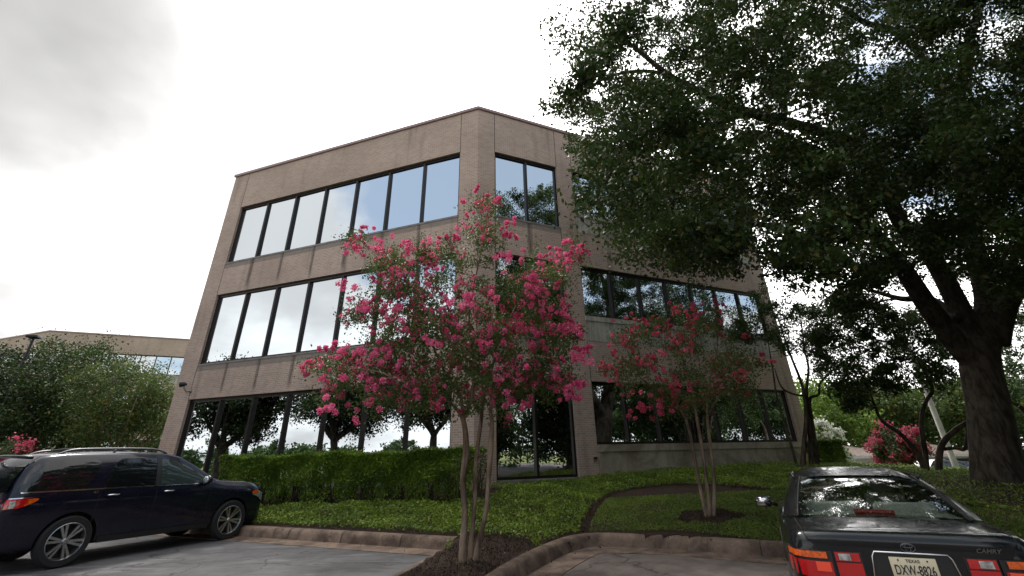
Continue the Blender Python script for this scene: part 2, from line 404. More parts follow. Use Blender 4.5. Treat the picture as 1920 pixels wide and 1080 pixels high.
# soil / lawn base ---------------------------------------------------
m, t, out = mat('soil')
o = t.add('ShaderNodeTexCoord').outputs['Object']
nb = t.noise(o, 5, 6, .65); nc = t.noise(o, 40, 4, .7)
soil = t.mix(t.mapr(nc, .35, .65), (.022, .014, .010), (.075, .048, .034))
lawn = t.mix(t.mapr(t.noise(o, .35, 5), .35, .65), (.045, .085, .016), (.11, .16, .035))
sx = t.add('ShaderNodeSeparateXYZ', {0: o})
far = t.math('MAXIMUM', t.mapr(sx.outputs[1], 18, 23), t.mapr(sx.outputs[0], 15, 19))
pbsdf(t, out, color=t.mix(far, soil, lawn), rough=.95, spec=.2, normal=bump(t, t.math('ADD', nb, nc), .8, .03)); M_['soil'] = m
gx = np.r_[np.linspace(-300, -30, 16)[:-1], np.linspace(-30, -11, 24)[:-1], np.arange(-11, 13, .1), np.linspace(13, 34, 40), np.linspace(38, 300, 20)]
gy = np.r_[np.linspace(-18, 3.2, 12)[:-1], np.arange(3.2, 16, .1), np.linspace(16, 34, 40), np.linspace(38, 300, 20)]
GX, GY = np.meshgrid(gx, gy, indexing='ij'); ins = in_poly(GX, GY, INSIDE)
Z = np.where(ins, hgt(GX, GY), -.4)
V = np.stack([GX, GY, Z], -1).reshape(-1, 3); ny = len(gy)
I, J = np.meshgrid(np.arange(len(gx) - 1), np.arange(ny - 1), indexing='ij'); a = (I * ny + J).ravel()
Q = np.stack([a, a + ny, a + ny + 1, a + 1], 1); keep = ins.ravel()[Q].any(1); Q = Q[keep]
tag(mesh_np('terrain', V, Q, M_['soil'], smooth=True), 'raised planting ground between car park and office', None, kind='structure')

# kerbs ------------------------------------------------------------
m, t, out = mat('kerb_concrete')
o = t.add('ShaderNodeTexCoord').outputs['Object']
n = t.noise(o, 2.2, 6, .65, .3); n2_ = t.noise(o, 30, 4)
c = t.mix(t.mapr(n, .35, .65), (.085, .056, .04), (.26, .185, .135)); c = t.mix(t.math('MULTIPLY', t.mapr(n2_, .4, .7), .35), c, (.07, .05, .04))
pbsdf(t, out, color=c, rough=.92, normal=bump(t, n2_, .5, .01)); M_['kerb'] = m
def sweep(name, path, prof, m, z0=0, label=None, joints=()):
    P = [Vector((p[0], p[1], 0)) for p in path]; rows = []
    for i, p in enumerate(P):
        d0 = (p - P[i - 1]).normalized() if i else (P[1] - p).normalized()
        d1 = (P[i + 1] - p).normalized() if i < len(P) - 1 else d0
        d = (d0 + d1).normalized(); nn = Vector((-d.y, d.x, 0)); k = 1 / max(.5, nn.dot(Vector((-d0.y, d0.x, 0))))
        rows.append([tuple(p + nn * (u * k) + Vector((0, 0, v + z0))) for u, v in prof])
    mb = MB(); mb.grid(rows, flip=True); o = mb.build(name, m, smooth=True, angle=50); return tag(o, label, None, kind='structure')
kp = [(-.06, -.1), (-.045, .0), (-.02, .12), (0, .17), (.03, .198), (.07, .21), (.16, .212), (.19, .19), (.2, .1), (.2, -.1)]
gp = [(-.5, -.02), (-.5, .008), (-.05, .02), (-.03, -.02)]
def dense(path, k=3): return [tuple(v)[:2] for v in smooth_path([(p[0], p[1], 0) for p in path], k)]
left_path = kl + [corner_l]
# offsets: inside of the bed lies on the left of this path when walked left to right
flip = lambda pr: [(u, v) for u, v in pr]
sweep('kerb', left_path, kp, M_['kerb'], label='brown stained concrete kerb of the left parking bay')
sweep('gutter', left_path, gp, M_['kerb'], label='worn concrete gutter strip before the left kerb')
rp = dense(isl_r, 4) + kr
sweep('kerb', rp, kp, M_['kerb'], label='rounded concrete kerb curving round the planting island')
sweep('gutter', dense(isl_r, 4)[14:] + kr, gp, M_['kerb'], label='worn concrete gutter strip before the right kerb')
ip = dense([corner_l] + isl_l + [isl_r[0]], 3)
ep = [(-.05, -.1), (-.04, .06), (-.02, .1), (.03, .115), (.09, .11), (.11, .05), (.11, -.1)]
sweep('kerb', ip, ep, M_['kerb'], label='low flush concrete edge on the left of the mulch bed')
# joints in the kerb
mb = MB()
for (ax, ay), (bx, by), fs in ((kl[2], corner_l, (.22, .5, .78)), (kr[0], kr[1], (-.02, .95))):
    d = Vector((bx - ax, by - ay, 0)); L = d.length; d /= L; nn = Vector((-d.y, d.x, 0))
    for f in fs:
        p = Vector((ax, ay, 0)) + d * L * f
        T = Matrix((d, nn, Vector((0, 0, 1)))).transposed().to_4x4(); T.translation = p
        for (u0, v0), (u1, v1) in zip(kp[1:8], kp[2:9]):
            mb.poly([T @ Vector((s, u, v)) + T.to_3x3() @ Vector((0, -.004, .004)) for s, u, v in ((-.006, u0, v0), (.006, u0, v0), (.006, u1, v1), (-.006, u1, v1))])
M_['gap'] = simple('gap', (.02, .016, .013), .95)
tag(mb.build('kerb_joint', M_['gap']), 'dark open joints across the concrete kerb', None, kind='structure')
# painted stall line and field behind the camera
mb = MB(); 
for a_, b_ in ((g0(1000, 1068), (1.9, 3.0)),):
    d = Vector((b_[0] - a_[0], b_[1] - a_[1], 0)).normalized(); nn = Vector((-d.y, d.x, 0)) * .012
    a3 = Vector((*a_, .006)); b3 = Vector((*b_, .006)); mb.poly([a3 - nn, b3 - nn, b3 + nn, a3 + nn])
tag(mb.build('pavement_joint', M_['gap']), 'thin dark joint in the paving of the right bay', None, kind='structure')
M_['field'] = simple('field_grass', (.16, .17, .05), .95, var=.35, scale=.4)
mb = MB(); mb.poly([(-300, -300, .03), (300, -300, .03), (300, -16, .03), (-300, -16, .03)])
mb.poly([(-300, -16, .03), (-28, -16, .03), (-28, 12, .03), (-300, 12, .03)])
tag(mb.build('lawn', M_['field']), 'yellowish grass field across the car park', None, kind='structure')
# ------------------------------------------------------------------ office building
def brick_mat(name, c1, c2, mortar):
    m, t, out = mat(name)
    uv = t.add('ShaderNodeUVMap').outputs[0]
    b = t.add('ShaderNodeTexBrick', {'Vector': uv, 'Color1': (*c1, 1), 'Color2': (*c2, 1), 'Mortar': (*mortar, 1), 'Scale': 1., 'Mortar Size': .011, 'Mortar Smooth': .3, 'Bias': 0., 'Brick Width': .203, 'Row Height': .072})
    n = t.noise(uv, .35, 5, .6); n2_ = t.noise(t.add('ShaderNodeMapping', {'Vector': uv, 'Scale': (1.6, .12, 1)}).outputs[0], 1.3, 5, .6)
    c = t.mix(t.mapr(n, .3, .7, .0, .35), b.outputs[0], (.23, .165, .13))
    c = t.mix(t.mapr(n2_, .52, .75, 0, .4), c, (.10, .08, .068))
    pbsdf(t, out, color=c, rough=.9, spec=.25, normal=bump(t, b.outputs['Fac'], -.35, .006)); return m
M_['brick'] = brick_mat('brick', (.50, .365, .295), (.385, .275, .22), (.55, .46, .40))
M_['soldier'] = brick_mat('soldier_brick', (.30, .24, .205), (.25, .20, .17), (.28, .25, .22))
M_['stain'] = simple('stain', (.10, .08, .07), .95, var=.3)
m, t, out = mat('run_off_stain')          # a streak of dirt, fading at its edges
uv = t.add('ShaderNodeUVMap').outputs[0]; s = t.add('ShaderNodeSeparateXYZ', {0: uv})
ex = t.math('SUBTRACT', 1., t.math('ABSOLUTE', t.math('MULTIPLY_ADD', s.outputs[0], 2., -1.)))
f = t.math('MULTIPLY', t.math('MULTIPLY', t.mapr(ex, 0, .8), t.mapr(s.outputs[1], 0., .35)), t.mapr(t.noise(uv, 4, 4), .2, .8, .25, .75))
b = t.add('ShaderNodeBsdfPrincipled', {'Base Color': (.085, .068, .06, 1), 'Roughness': .95}); tr = t.add('ShaderNodeBsdfTransparent')
mx = t.add('ShaderNodeMixShader', {0: t.math('MULTIPLY', f, .8)}); t.l.new(tr.outputs[0], mx.inputs[1]); t.l.new(b.outputs[0], mx.inputs[2]); t.l.new(mx.outputs[0], out.inputs[0])
M_['runoff'] = m
M_['frame'] = simple('bronze_frame', (.028, .023, .021), .38, .6)
m, t, out = mat('mirror_glass'); o = t.add('ShaderNodeTexCoord').outputs['Object']
n = t.noise(o, .55, 2); b = pbsdf(t, out, color=(.60, .645, .68), rough=.0, metal=1., normal=t.add('ShaderNodeBump', {'Height': n, 'Strength': .12, 'Distance': .04}).outputs[0])
M_['mirror'] = m
m, t, out = mat('carved_stone'); uv = t.add('ShaderNodeUVMap').outputs[0]
n = t.noise(uv, 1.1, 7, .62, 1.2); wv = t.add('ShaderNodeTexWave', {'Vector': t.add('ShaderNodeMapping', {'Vector': uv, 'Scale': (1, .35, 1)}).outputs[0], 'Scale': 1.3, 'Distortion': 9., 'Detail': 3., 'Detail Scale': .8}).outputs[1]
c = t.mix(t.mapr(n, .35, .65), (.27, .25, .21), (.46, .43, .37)); c = t.mix(t.mapr(wv, .75, 1, 0, .35), c, (.6, .57, .5))
c = t.mix(t.mapr(t.noise(uv, 2.6, 6, .7), .55, .75, 0, .6), c, (.11, .10, .08))
pbsdf(t, out, color=c, rough=.9, normal=bump(t, n, .4, .02)); M_['stone'] = m
m, t, out = mat('base_concrete'); uv = t.add('ShaderNodeUVMap').outputs[0]
n = t.noise(uv, .8, 7, .65, .8); c = t.mix(t.mapr(n, .35, .65), (.20, .17, .12), (.42, .37, .29)); c = t.mix(t.mapr(t.noise(uv, 2.1, 6, .7), .52, .72, 0, .6), c, (.10, .09, .06))
c = t.mix(t.mapr(t.noise(t.add('ShaderNodeMapping', {'Vector': uv, 'Scale': (1, .2, 1)}).outputs[0], 1.4, 5), .55, .7, 0, .5), c, (.24, .16, .09))
pbsdf(t, out, color=c, rough=.92, normal=bump(t, n, .3, .02)); M_['basestone'] = m
M_['sill'] = simple('sill_grey', (.22, .20, .19), .8, var=.25, scale=3)
M_['coping'] = simple('coping_metal', (.30, .20, .19), .45, .1, var=.08)
M_['roof'] = simple('roof_gravel', (.2, .19, .18), .95, var=.2)
AL, AR = radians(159.953), radians(24.954)
LE, LJ, LR = 14.17, 13.193, .814
RJ, RK, RW, RWE, RE = .762, 3.75, 4.551, 15.05, 15.759
ZC, Z1T, Z1B, Z2T, Z2B, Z3T, Z3C = 15.375, 13.2, 10.144, 8.55, 5.402, 3.967, .878
W1B, W2B, W3B, S1B, S2B, SL3 = 11.029, 6.429, 1.845, 10.083, 5.451, 1.619
def build_office(root, C, fine=True, zoff=0.):
    fr = {}
    for k, a in (('L', AL), ('R', AR)):
        d = Vector((cos(a), sin(a), 0)); nn = Vector((d.y, -d.x, 0)) * (1 if True else 1)
        if nn.dot(Vector((0, -1, 0))) < 0: nn = -nn
        fr[k] = (d, nn)
    C = Vector((C[0], C[1], zoff))
    def pt(k, u, n, z): return C + fr[k][0] * u + fr[k][1] * n + Vector((0, 0, z))
    def block(mb, k, u0, u1, z0, z1, n0=-.35, n1=0., mi=0):
        p = lambda u, n, z: pt(k, u, n, z)
        mb.poly([p(u0, n1, z0), p(u1, n1, z0), p(u1, n1, z1), p(u0, n1, z1)], [(u0, z0), (u1, z0), (u1, z1), (u0, z1)], mi)
        mb.poly([p(u0, n0, z0), p(u0, n1, z0), p(u0, n1, z1), p(u0, n0, z1)], [(n0, z0), (n1, z0), (n1, z1), (n0, z1)], mi)
        mb.poly([p(u1, n0, z0), p(u1, n1, z0), p(u1, n1, z1), p(u1, n0, z1)], [(n0, z0), (n1, z0), (n1, z1), (n0, z1)], mi)
        mb.poly([p(u0, n0, z0), p(u1, n0, z0), p(u1, n1, z0), p(u0, n1, z0)], [(u0, n0), (u1, n0), (u1, n1), (u0, n1)], mi)
        mb.poly([p(u0, n0, z1), p(u1, n0, z1), p(u1, n1, z1), p(u0, n1, z1)], [(u0, n0), (u1, n0), (u1, n1), (u0, n1)], mi)
    wall = MB(); G = -.3
    for k, u0, u1 in (('L', 0, LR), ('L', LJ, LE), ('R', 0, RJ), ('R', RK, RW), ('R', RWE, RE)): block(wall, k, u0, u1, G, ZC - .1)
    BAND = .30
    def spandrel(k, u0, u1, rows):
        for z0, z1 in rows: block(wall, k, u0, u1, z0, z1)
    spandrel('L', LR, LJ, [(Z1T, ZC - .1), (Z2T, Z1B - BAND), (Z3T, Z2B - BAND)])
    spandrel('R', RJ, RK, [(Z1T, ZC - .1), (Z2T, Z1B - BAND), (Z3T, Z2B - BAND)])
    spandrel('R', RW, RWE, [(Z1T, ZC - .1), (Z2T, S1B), (Z3T, S2B)])
    # back and side walls, roof
    Lend, Rend = pt('L', LE, -.35, 0), pt('R', RE, -.35, 0); bl = Lend - fr['L'][1] * 16; br = Rend - fr['R'][1] * 16
    up_ = Vector((0, 0, ZC - .15 - 0))
    for a, b in ((Lend + fr['L'][1] * .35, bl), (bl, br), (br, Rend + fr['R'][1] * .35)):
        L = (b - a).length; g = Vector((0, 0, G)); wall.poly([a + g, b + g, b + up_, a + up_], [(0, 0), (L, 0), (L, 15), (0, 15)])
    wall.build('wall', M_['brick'], root)
    rf = MB(); q = Vector((0, 0, ZC - .6)); rf.poly([pt('L', .2, -.3, 0) + q, Rend + q, br + q, bl + q, Lend + q]); rf.build('roof', M_['roof'], root)
    # soldier course under the sills and below the coping
    so = MB()
    for k, u0, u1 in (('L', LR, LJ), ('R', RJ, RK)):
        for zb in (Z1B, Z2B): block(so, k, u0, u1, zb - BAND, zb - .07)
    so.build('soldier_course', M_['soldier'], root)
    # coping
    cp_ = MB()
    d, nL = fr['L']; dR, nR = fr['R']
    bis = (nL + nR).normalized(); kk = 1 / bis.dot(nL)
    def ring(k0, n, z): return [pt('L', LE + n, n, z), C + bis * (kk * n) + Vector((0, 0, z)), pt('R', RE + n, n, z)]
    prof = [(-.36, ZC - .12), (-.36, ZC), (.07, ZC), (.07, ZC - .13), (.05, ZC - .13), (.05, ZC - .15), (-.01, ZC - .15)]
    rows = [[ring(0, n, z)[i] for n, z in prof] for i in range(3)]; cp_.grid(rows); cp_.build('coping', M_['coping'], root)
    # expansion joints
    j = MB()
    for k, us in (('L', (LR, LJ)), ('R', (RJ, RK, RW))):
        for u in us:
            for z0, z1 in ((Z1T, ZC - .16), (Z2T, Z1B), (Z3T, Z2B)):
                if fine: j = MB(); block(j, k, u - .011, u + .011, z0, z1, -.01, .002); j.build('expansion_joint', M_['gap'], root)
    # windows
    def window(k, u0, u1, z0, z1, n, rec=.11):
        f = MB(); fw = .085; F0, F1 = -rec - .13, -rec
        block(f, k, u0 + .002, u1 - .002, z0 + .002, z0 + fw, F0, F1); block(f, k, u0 + .002, u1 - .002, z1 - fw * 1.3, z1 - .002, F0, F1)
        us = [u0 + (u1 - u0) * i / n for i in range(n + 1)]
        for i, u in enumerate(us):
            a, b = (u, u + fw) if i == 0 else ((u - fw, u) if i == n else (u - .045, u + .045))
            block(f, k, a + (.002 if i == 0 else 0), b - (.002 if i == n else 0), z0 + fw, z1 - fw * 1.3, F0, F1 + (.03 if 0 < i < n else 0))
        wobj = thing('window', None, None); wobj.parent = root
        f.build('frame', M_['frame'], wobj)
        for i in range(n):
            a, b = us[i] + .02, us[i + 1] - .02
            tz, tu = rng.normal() * .0042, rng.normal() * .0055
            hw, hz = (b - a) / 2, (z1 - z0) / 2 - .02
            g = MB(); nn0 = -rec - .07
            cn = lambda su, sz: pt(k, (a + b) / 2 + su * hw, nn0 + su * hw * tu + sz * hz * tz, (z0 + z1) / 2 + sz * hz)
            g.poly([cn(-1, -1), cn(1, -1), cn(1, 1), cn(-1, 1)], [(0, 0), (1, 0), (1, 1), (0, 1)])
            g.build('pane', M_['mirror'], wobj)
        # backing so nothing shows through
        return wobj
    sl_ = MB()
    for zt, zb in ((Z1T, Z1B), (Z2T, Z2B)):
        window('L', LR, LJ, zb, zt, 7); window('R', RJ, RK, zb, zt, 2)
        block(sl_, 'L', LR, LJ, zb - .07, zb, -.3, .02); block(sl_, 'R', RJ, RK, zb - .07, zb, -.3, .02)
    window('L', LR, LJ, Z3C, Z3T, 7); window('R', RJ, RK, Z3C, Z3T, 2)
    for k, a, b in (('L', LR, LJ), ('R', RJ, RK)): block(sl_, k, a, b, Z3C - .14, Z3C, -.3, .04)
    sl_.build('sill', M_['sill'], root)
    bs = MB()
    for k, a, b in (('L', LR, LJ), ('R', RJ, RK)): block(bs, k, a, b, G, Z3C - .14, -.3, -.01)
    bs.build('base', M_['basestone'], root)
    for zb, zt in ((W1B, Z1T), (W2B, Z2T), (W3B, Z3T)): window('R', RW, RWE, zb, zt, 7)
    for zs, zw in ((S1B, W1B), (S2B, W2B)):
        st_ = MB(); block(st_, 'R', RW + .003, RWE - .003, zs + .003, zw - .2, -.3, .012); block(st_, 'R', RW + .003, RWE - .003, zw - .19, zw, -.3, .05); st_.build('stone_panel', M_['stone'], root)
    st_ = MB(); block(st_, 'R', RW + .003, RWE - .003, G, SL3 - .01, -.3, .012); block(st_, 'R', RW + .003, RWE - .003, SL3, W3B, -.3, .05); st_.build('stone_base', M_['basestone'], root)
    if fine:
        sn = MB()
        for k, u0, u1, n in (('L', LR, LJ, 7), ('R', RJ, RK, 2)):
            for zb, zn in ((Z1B, Z2T), (Z2B, Z3T)):
                for i in range(1, n):
                    u = u0 + (u1 - u0) * i / n + rng.normal() * .02; hw = rng.uniform(.10, .17)
                    z0, z1 = zn + .02, zb - .08; c_ = rng.uniform(.0, .12)
                    sn = MB(); sn.poly([pt(k, u - hw, .003, z0), pt(k, u + hw, .003, z0), pt(k, u + hw, .003, z1), pt(k, u - hw, .003, z1)], [(0, c_), (1, c_), (1, 1), (0, 1)]); sn.build('rain_stain', M_['runoff'], root)
    return pt
office = thing('office_building', 'three storey tan brick office with mirrored window bands and an angled corner', 'building')
opt = build_office(office, (-1.343, 15.528))
office2 = thing('office_building', 'second tan brick office in the distance behind the left hand trees', 'building')
build_office(office2, (-52.3, 50.3), fine=False)

# security lamp on the facade --------------------------------------------------
M_['grey_metal'] = simple('grey_metal', (.22, .2, .19), .5, .4)
M_['black_metal'] = simple('black_metal', (.02, .02, .022), .45, .3)
def on_face(px, py, k):      # (u, z) of the facade point seen at a photo pixel
    a = AL if k == 'L' else AR; d = Vector((cos(a), sin(a), 0)); nn = Vector((d.y, -d.x, 0)); r = ray(px, py); c = Vector((-1.343, 15.528, 0))
    p = Vector((0, 0, EYE)) + r * (c.dot(nn) / r.dot(nn)); return (p - c).dot(d), p.z
u_, z_ = on_face(359, 731, 'L'); p = opt('L', u_, 0, z_)
fl = thing('security_lamp', 'small dark floodlight on an angled bracket high on the brick beside the left windows', 'wall light', p, AL)
mb = MB(); mb.tube([(0, 0, -.12), (0, -.0, .0)], .055, 10); mb.tube([(0, .02, -.06), (.05, .16, -.10), (.17, .22, .06), (.2, .23, .17)], .03, 8); mb.build('bracket', M_['grey_metal'], fl, smooth=True)
mb = MB(); mb.tube([(.10, .21, .2), (.2, .24, .22), (.33, .3, .2)], [.045, .09, .115], 12); mb.build('lamp_head', M_['black_metal'], fl, smooth=True, angle=40)
u_, z_ = on_face(1115, 861, 'R'); p = opt('R', u_, .0, z_)
ob = thing('wall_socket', 'small grey weatherproof socket box on the brick pier left of the pale stone base', 'socket', p, AR)
mb = MB(); mb.box(-.06, .06, -.06, 0, -.06, .06); mb.build('box', M_['grey_metal'], ob, bevel=.01)
mb = MB(); mb.box(-.07, .07, -.075, -.06, .0, .07); mb.build('cover', M_['black_metal'], ob, bevel=.004)
# ------------------------------------------------------------------ plants near the office
def px_blobs(poly, n, ylo, yhi, accept=None, holes=()):
    """blob centres on the sight lines inside an outline, spread in depth"""
    P = np.array(poly, float); lo, hi = P.min(0), P.max(0); B = []
    tries = 0
    while len(B) < n and tries < n * 60:
        tries += 1
        x, y = rng.uniform(lo[0], hi[0]), rng.uniform(lo[1], hi[1])
        if not in_poly(np.array([x]), np.array([y]), P)[0]: continue
        if any(((x - a) / c) ** 2 + ((y - b) / d) ** 2 < 1 for a, b, c, d in holes): continue
        p = at(x, y, rng.uniform(ylo, yhi))
        if accept and not accept(p): continue
        B.append(tuple(p))
    return np.array(B)
CW = Vector((-1.343, 15.528, 0)); NR = Vector((sin(AR), -cos(AR), 0)); DR = Vector((cos(AR), sin(AR), 0)); NL = Vector((-sin(AL), cos(AL), 0))
def clear_of_wall(p, m=.5):
    q = Vector((p.x, p.y, 0)) - CW
    return (q.dot(NR) > m or q.dot(NL) > m) or q.dot(DR) > 16.4

# the big oak on the right
OB = atz(1872, 908, .70)
oak = thing('oak_tree', 'huge dark spreading oak with a thick trunk at the right edge of the lawn', 'tree', (0, 0, 0))
oy = OB.y
oak_limbs = [
    ([OB + Vector((0, 0, -.3)), at(1868, 860, oy), at(1852, 760, oy), at(1838, 690, oy), at(1835, 640, oy)], [.64, .50, .44, .43, .40]),
    ([at(1838, 690, oy), at(1790, 640, oy - .1), at(1740, 575, oy - .4), at(1690, 500, oy - .9), at(1640, 440, oy - 1.3), at(1560, 380, oy - 2), at(1450, 330, oy - 2.6)], [.33, .28, .25, .21, .17, .11, .05]),
    ([at(1835, 660, oy), at(1795, 570, oy + .2), at(1745, 480, oy), at(1690, 420, oy - .3), at(1650, 330, oy - .6), at(1600, 270, oy - 1), at(1500, 236, oy - 1.6), at(1384, 205, oy - 2.2), at(1321, 176, oy - 2.6), at(1259, 145, oy - 2.9), at(1171, 73, oy - 3.4)], [.31, .26, .23, .21, .19, .175, .155, .14, .115, .09, .04]),
    ([at(1845, 650, oy), at(1850, 560, oy + .1), at(1825, 460, oy), at(1805, 340, oy), at(1795, 220, oy - .2), at(1815, 90, oy - .4), at(1860, -60, oy - .5)], [.33, .28, .25, .22, .19, .15, .09]),
    ([at(1862, 640, oy), at(1885, 570, oy - .2), at(1925, 520, oy - .5), at(2010, 440, oy - 1), at(2100, 300, oy - 1.4)], [.34, .27, .22, .17, .08]),
    ([at(1797, 240, oy - .2), at(1740, 120, oy - .6), at(1680, 60, oy - 1), at(1617, 40, oy - 1.6), at(1545, -10, oy - 2)], [.17, .14, .11, .09, .05]),
    ([at(1472, 207, oy - 1.7), at(1450, 160, oy - 2), at(1435, 100, oy - 2.2), at(1440, 20, oy - 2.3)], [.09, .07, .055, .03]),
    ([at(1337, 180, oy - 2.5), at(1334, 100, oy - 2.6), at(1330, 20, oy - 2.7)], [.06, .045, .02]),
    ([at(1245, 138, oy - 2.9), at(1200, 133, oy - 3.1), at(1140, 145, oy - 3.3), at(1060, 190, oy - 3.6)], [.06, .05, .04, .02]),
    ([at(1400, 212, oy - 2.1), at(1340, 235, oy - 2.4), at(1270, 262, oy - 2.8), at(1170, 300, oy - 3.2), at(1130, 350, oy - 3.4)], [.09, .075, .06, .04, .02]),
    ([at(1690, 505, oy - .9), at(1600, 500, oy - 1.6), at(1500, 440, oy - 2.4), at(1400, 420, oy - 3), at(1280, 440, oy - 3.4)], [.13, .1, .08, .06, .03]),
    ([at(1800, 600, oy), at(1740, 560, oy + 1.0), at(1690, 560, oy + 1.8), at(1620, 540, oy + 2.4)], [.15, .12, .09, .05]),
]
oak_poly = [(1075, -260), (1070, 0), (1080, 90), (1090, 140), (1052, 175), (1050, 225), (1085, 240), (1115, 262), (1110, 300), (1115, 350), (1145, 395), (1135, 425), (1155, 440), (1165, 478), (1215, 470),
            (1250, 505), (1290, 515), (1335, 498), (1375, 510), (1405, 475), (1425, 470), (1450, 500), (1480, 548), (1540, 560), (1600, 600), (1680, 560), (1760, 600), (1800, 560), (1900, 600), (2000, 560), (2150, 500), (2200, -300)]
holes = [(1458, 525, 34, 30), (1120, 246, 30, 12), (1580, 207, 16, 10), (1895, 75, 34, 40), (1700, 565, 20, 16), (1655, 205, 10, 8), (1250, 60, 8, 10), (1905, 640, 18, 45), (1530, 552, 18, 12), (1760, 565, 12, 16), (1620, 480, 12, 12)]
oc = Vector((OB.x, OB.y, 0))
def oak_ok(p):
    q = Vector((p.x, p.y, 0)) - oc; r = q.length
    if r > 12.2 or p.z < 4.1 or not clear_of_wall(p, .9): return False
    top = 17.2 - (r / 12.2) ** 2 * 6.5; bot = 4.4 + max(0, (3 - r)) * .6
    return bot < p.z < top
B = px_blobs(oak_poly, 740, oy - 6.5, oy + 6, oak_ok, holes)
B2 = []   # the parts of the crown out of the frame, so that it is a whole tree
while len(B2) < 400:
    a = rng.uniform(0, 2 * pi); r = 11.5 * sqrt(rng.random()); p = Vector((oc.x + cos(a) * r, oc.y + sin(a) * r, rng.uniform(5, 14.5)))
    X, Y, D_ = proj(p)
    if D_ > 0:
        if -50 < X < 2000 and -40 < Y < 1150: continue
    if oak_ok(p): B2.append(tuple(p))
B3 = []
while len(B3) < 170:     # the top of the crown, above the frame
    a = rng.uniform(0, 2 * pi); r = 9.5 * sqrt(rng.random()); p = Vector((oc.x + cos(a) * r, oc.y + sin(a) * r, rng.uniform(12, 17.2)))
    if oak_ok(p): B3.append(tuple(p))
LIMB = [(1640, 440), (1690, 420), (1650, 330), (1600, 270), (1500, 236), (1384, 205), (1321, 176), (1259, 145), (1200, 95)], [(1825, 460), (1805, 340), (1795, 220), (1815, 90)], [(1790, 640), (1740, 575), (1690, 500)], [(1617, 60), (1680, 60), (1740, 120), (1797, 240)]
def before_limb(p):      # hanging directly in front of a bare limb
    X, Y, D_ = proj(p)
    for L_ in LIMB:
        for a, b in zip(L_[:-1], L_[1:]):
            a = Vector(a); b = Vector(b); q = Vector((X, Y)); t_ = max(0, min(1, (q - a).dot(b - a) / (b - a).length_squared))
            if (a + (b - a) * t_ - q).length < 30: return True
    return False
B = np.array([b for b in B if not (b[1] < oy - 1.2 and before_limb(b) and rng.random() < .55)])
B = np.vstack([B, np.array(B2), np.array(B3)])
mb = MB(); branches(mb, oak_limbs, B, r0=.05, r1=.011, n=4, sag=.05)
mb.build('trunk', M_['oak_bark'], oak, smooth=True)
R = rng.uniform(.38, .78, len(B))
leaf_mesh('crown', blob_points(B, R, 500, k=12, sig=.24), .098, M_['oak_leaf'], oak, aspect=.58, upbias=.35)

# crepe myrtles ------------------------------------------------------------------
def myrtle(label, base, limbs, ells, n_blob, per, leaf, pan, pansz, extra_pan, yr, barkm, leafm, blm, br=(.14, .3), seed=1, r0=.02):
    t = thing('crepe_myrtle', label, 'tree', (0, 0, 0))
    tot = sum(e[4] for e in ells); B = []
    for e in ells:
        for _ in range(int(round(n_blob * e[4] / tot))):
            a = rng.uniform(0, 2 * pi); r = rng.random() ** .5
            x, y = e[0] + cos(a) * r * e[2], e[1] + sin(a) * r * e[3]
            B.append(tuple(at(x, y, base.y + yr * rng.uniform(-1, 1) * sqrt(max(.1, 1 - ((x - BX(base)) / 320) ** 2)))))
    B = np.array(B)
    mb = MB(); branches(mb, limbs, B, r0=r0, r1=.004, n=4, sag=.0)
    mb.build('trunk', barkm, t, smooth=True)
    R = rng.uniform(br[0], br[1], len(B))
    leaf_mesh('crown', blob_points(B, R, per, k=9, sig=.36), leaf, leafm, t, aspect=.55, upbias=.2)
    C = []
    for x, y in pan: C.append(tuple(at(x, y, base.y + yr * rng.uniform(-1, .35) * .9)))
    for i in rng.integers(0, len(B), extra_pan): C.append(tuple(B[i] + rng.normal(size=3) * .16))
    P = []
    for c in C:
        s = pansz * rng.uniform(.55, 1.25); k = rng.integers(2, 7)
        sub = np.array(c) + rng.normal(size=(k, 3)) * s * np.array([.72, .72, .6])
        P.append(np.repeat(sub, 46, 0) + unit(k * 46) * (rng.random((k * 46, 1)) ** .35) * s * .46)
    leaf_mesh('blossoms', np.concatenate(P), pansz * .28, blm, t, aspect=.95)
    return t
def BX(b):
    return proj(b)[0]
b1 = atz(875, 1056, .10); y1 = b1.y
def A(x, y, dy=0, yy=None): return at(x, y, (yy or y1) + dy)
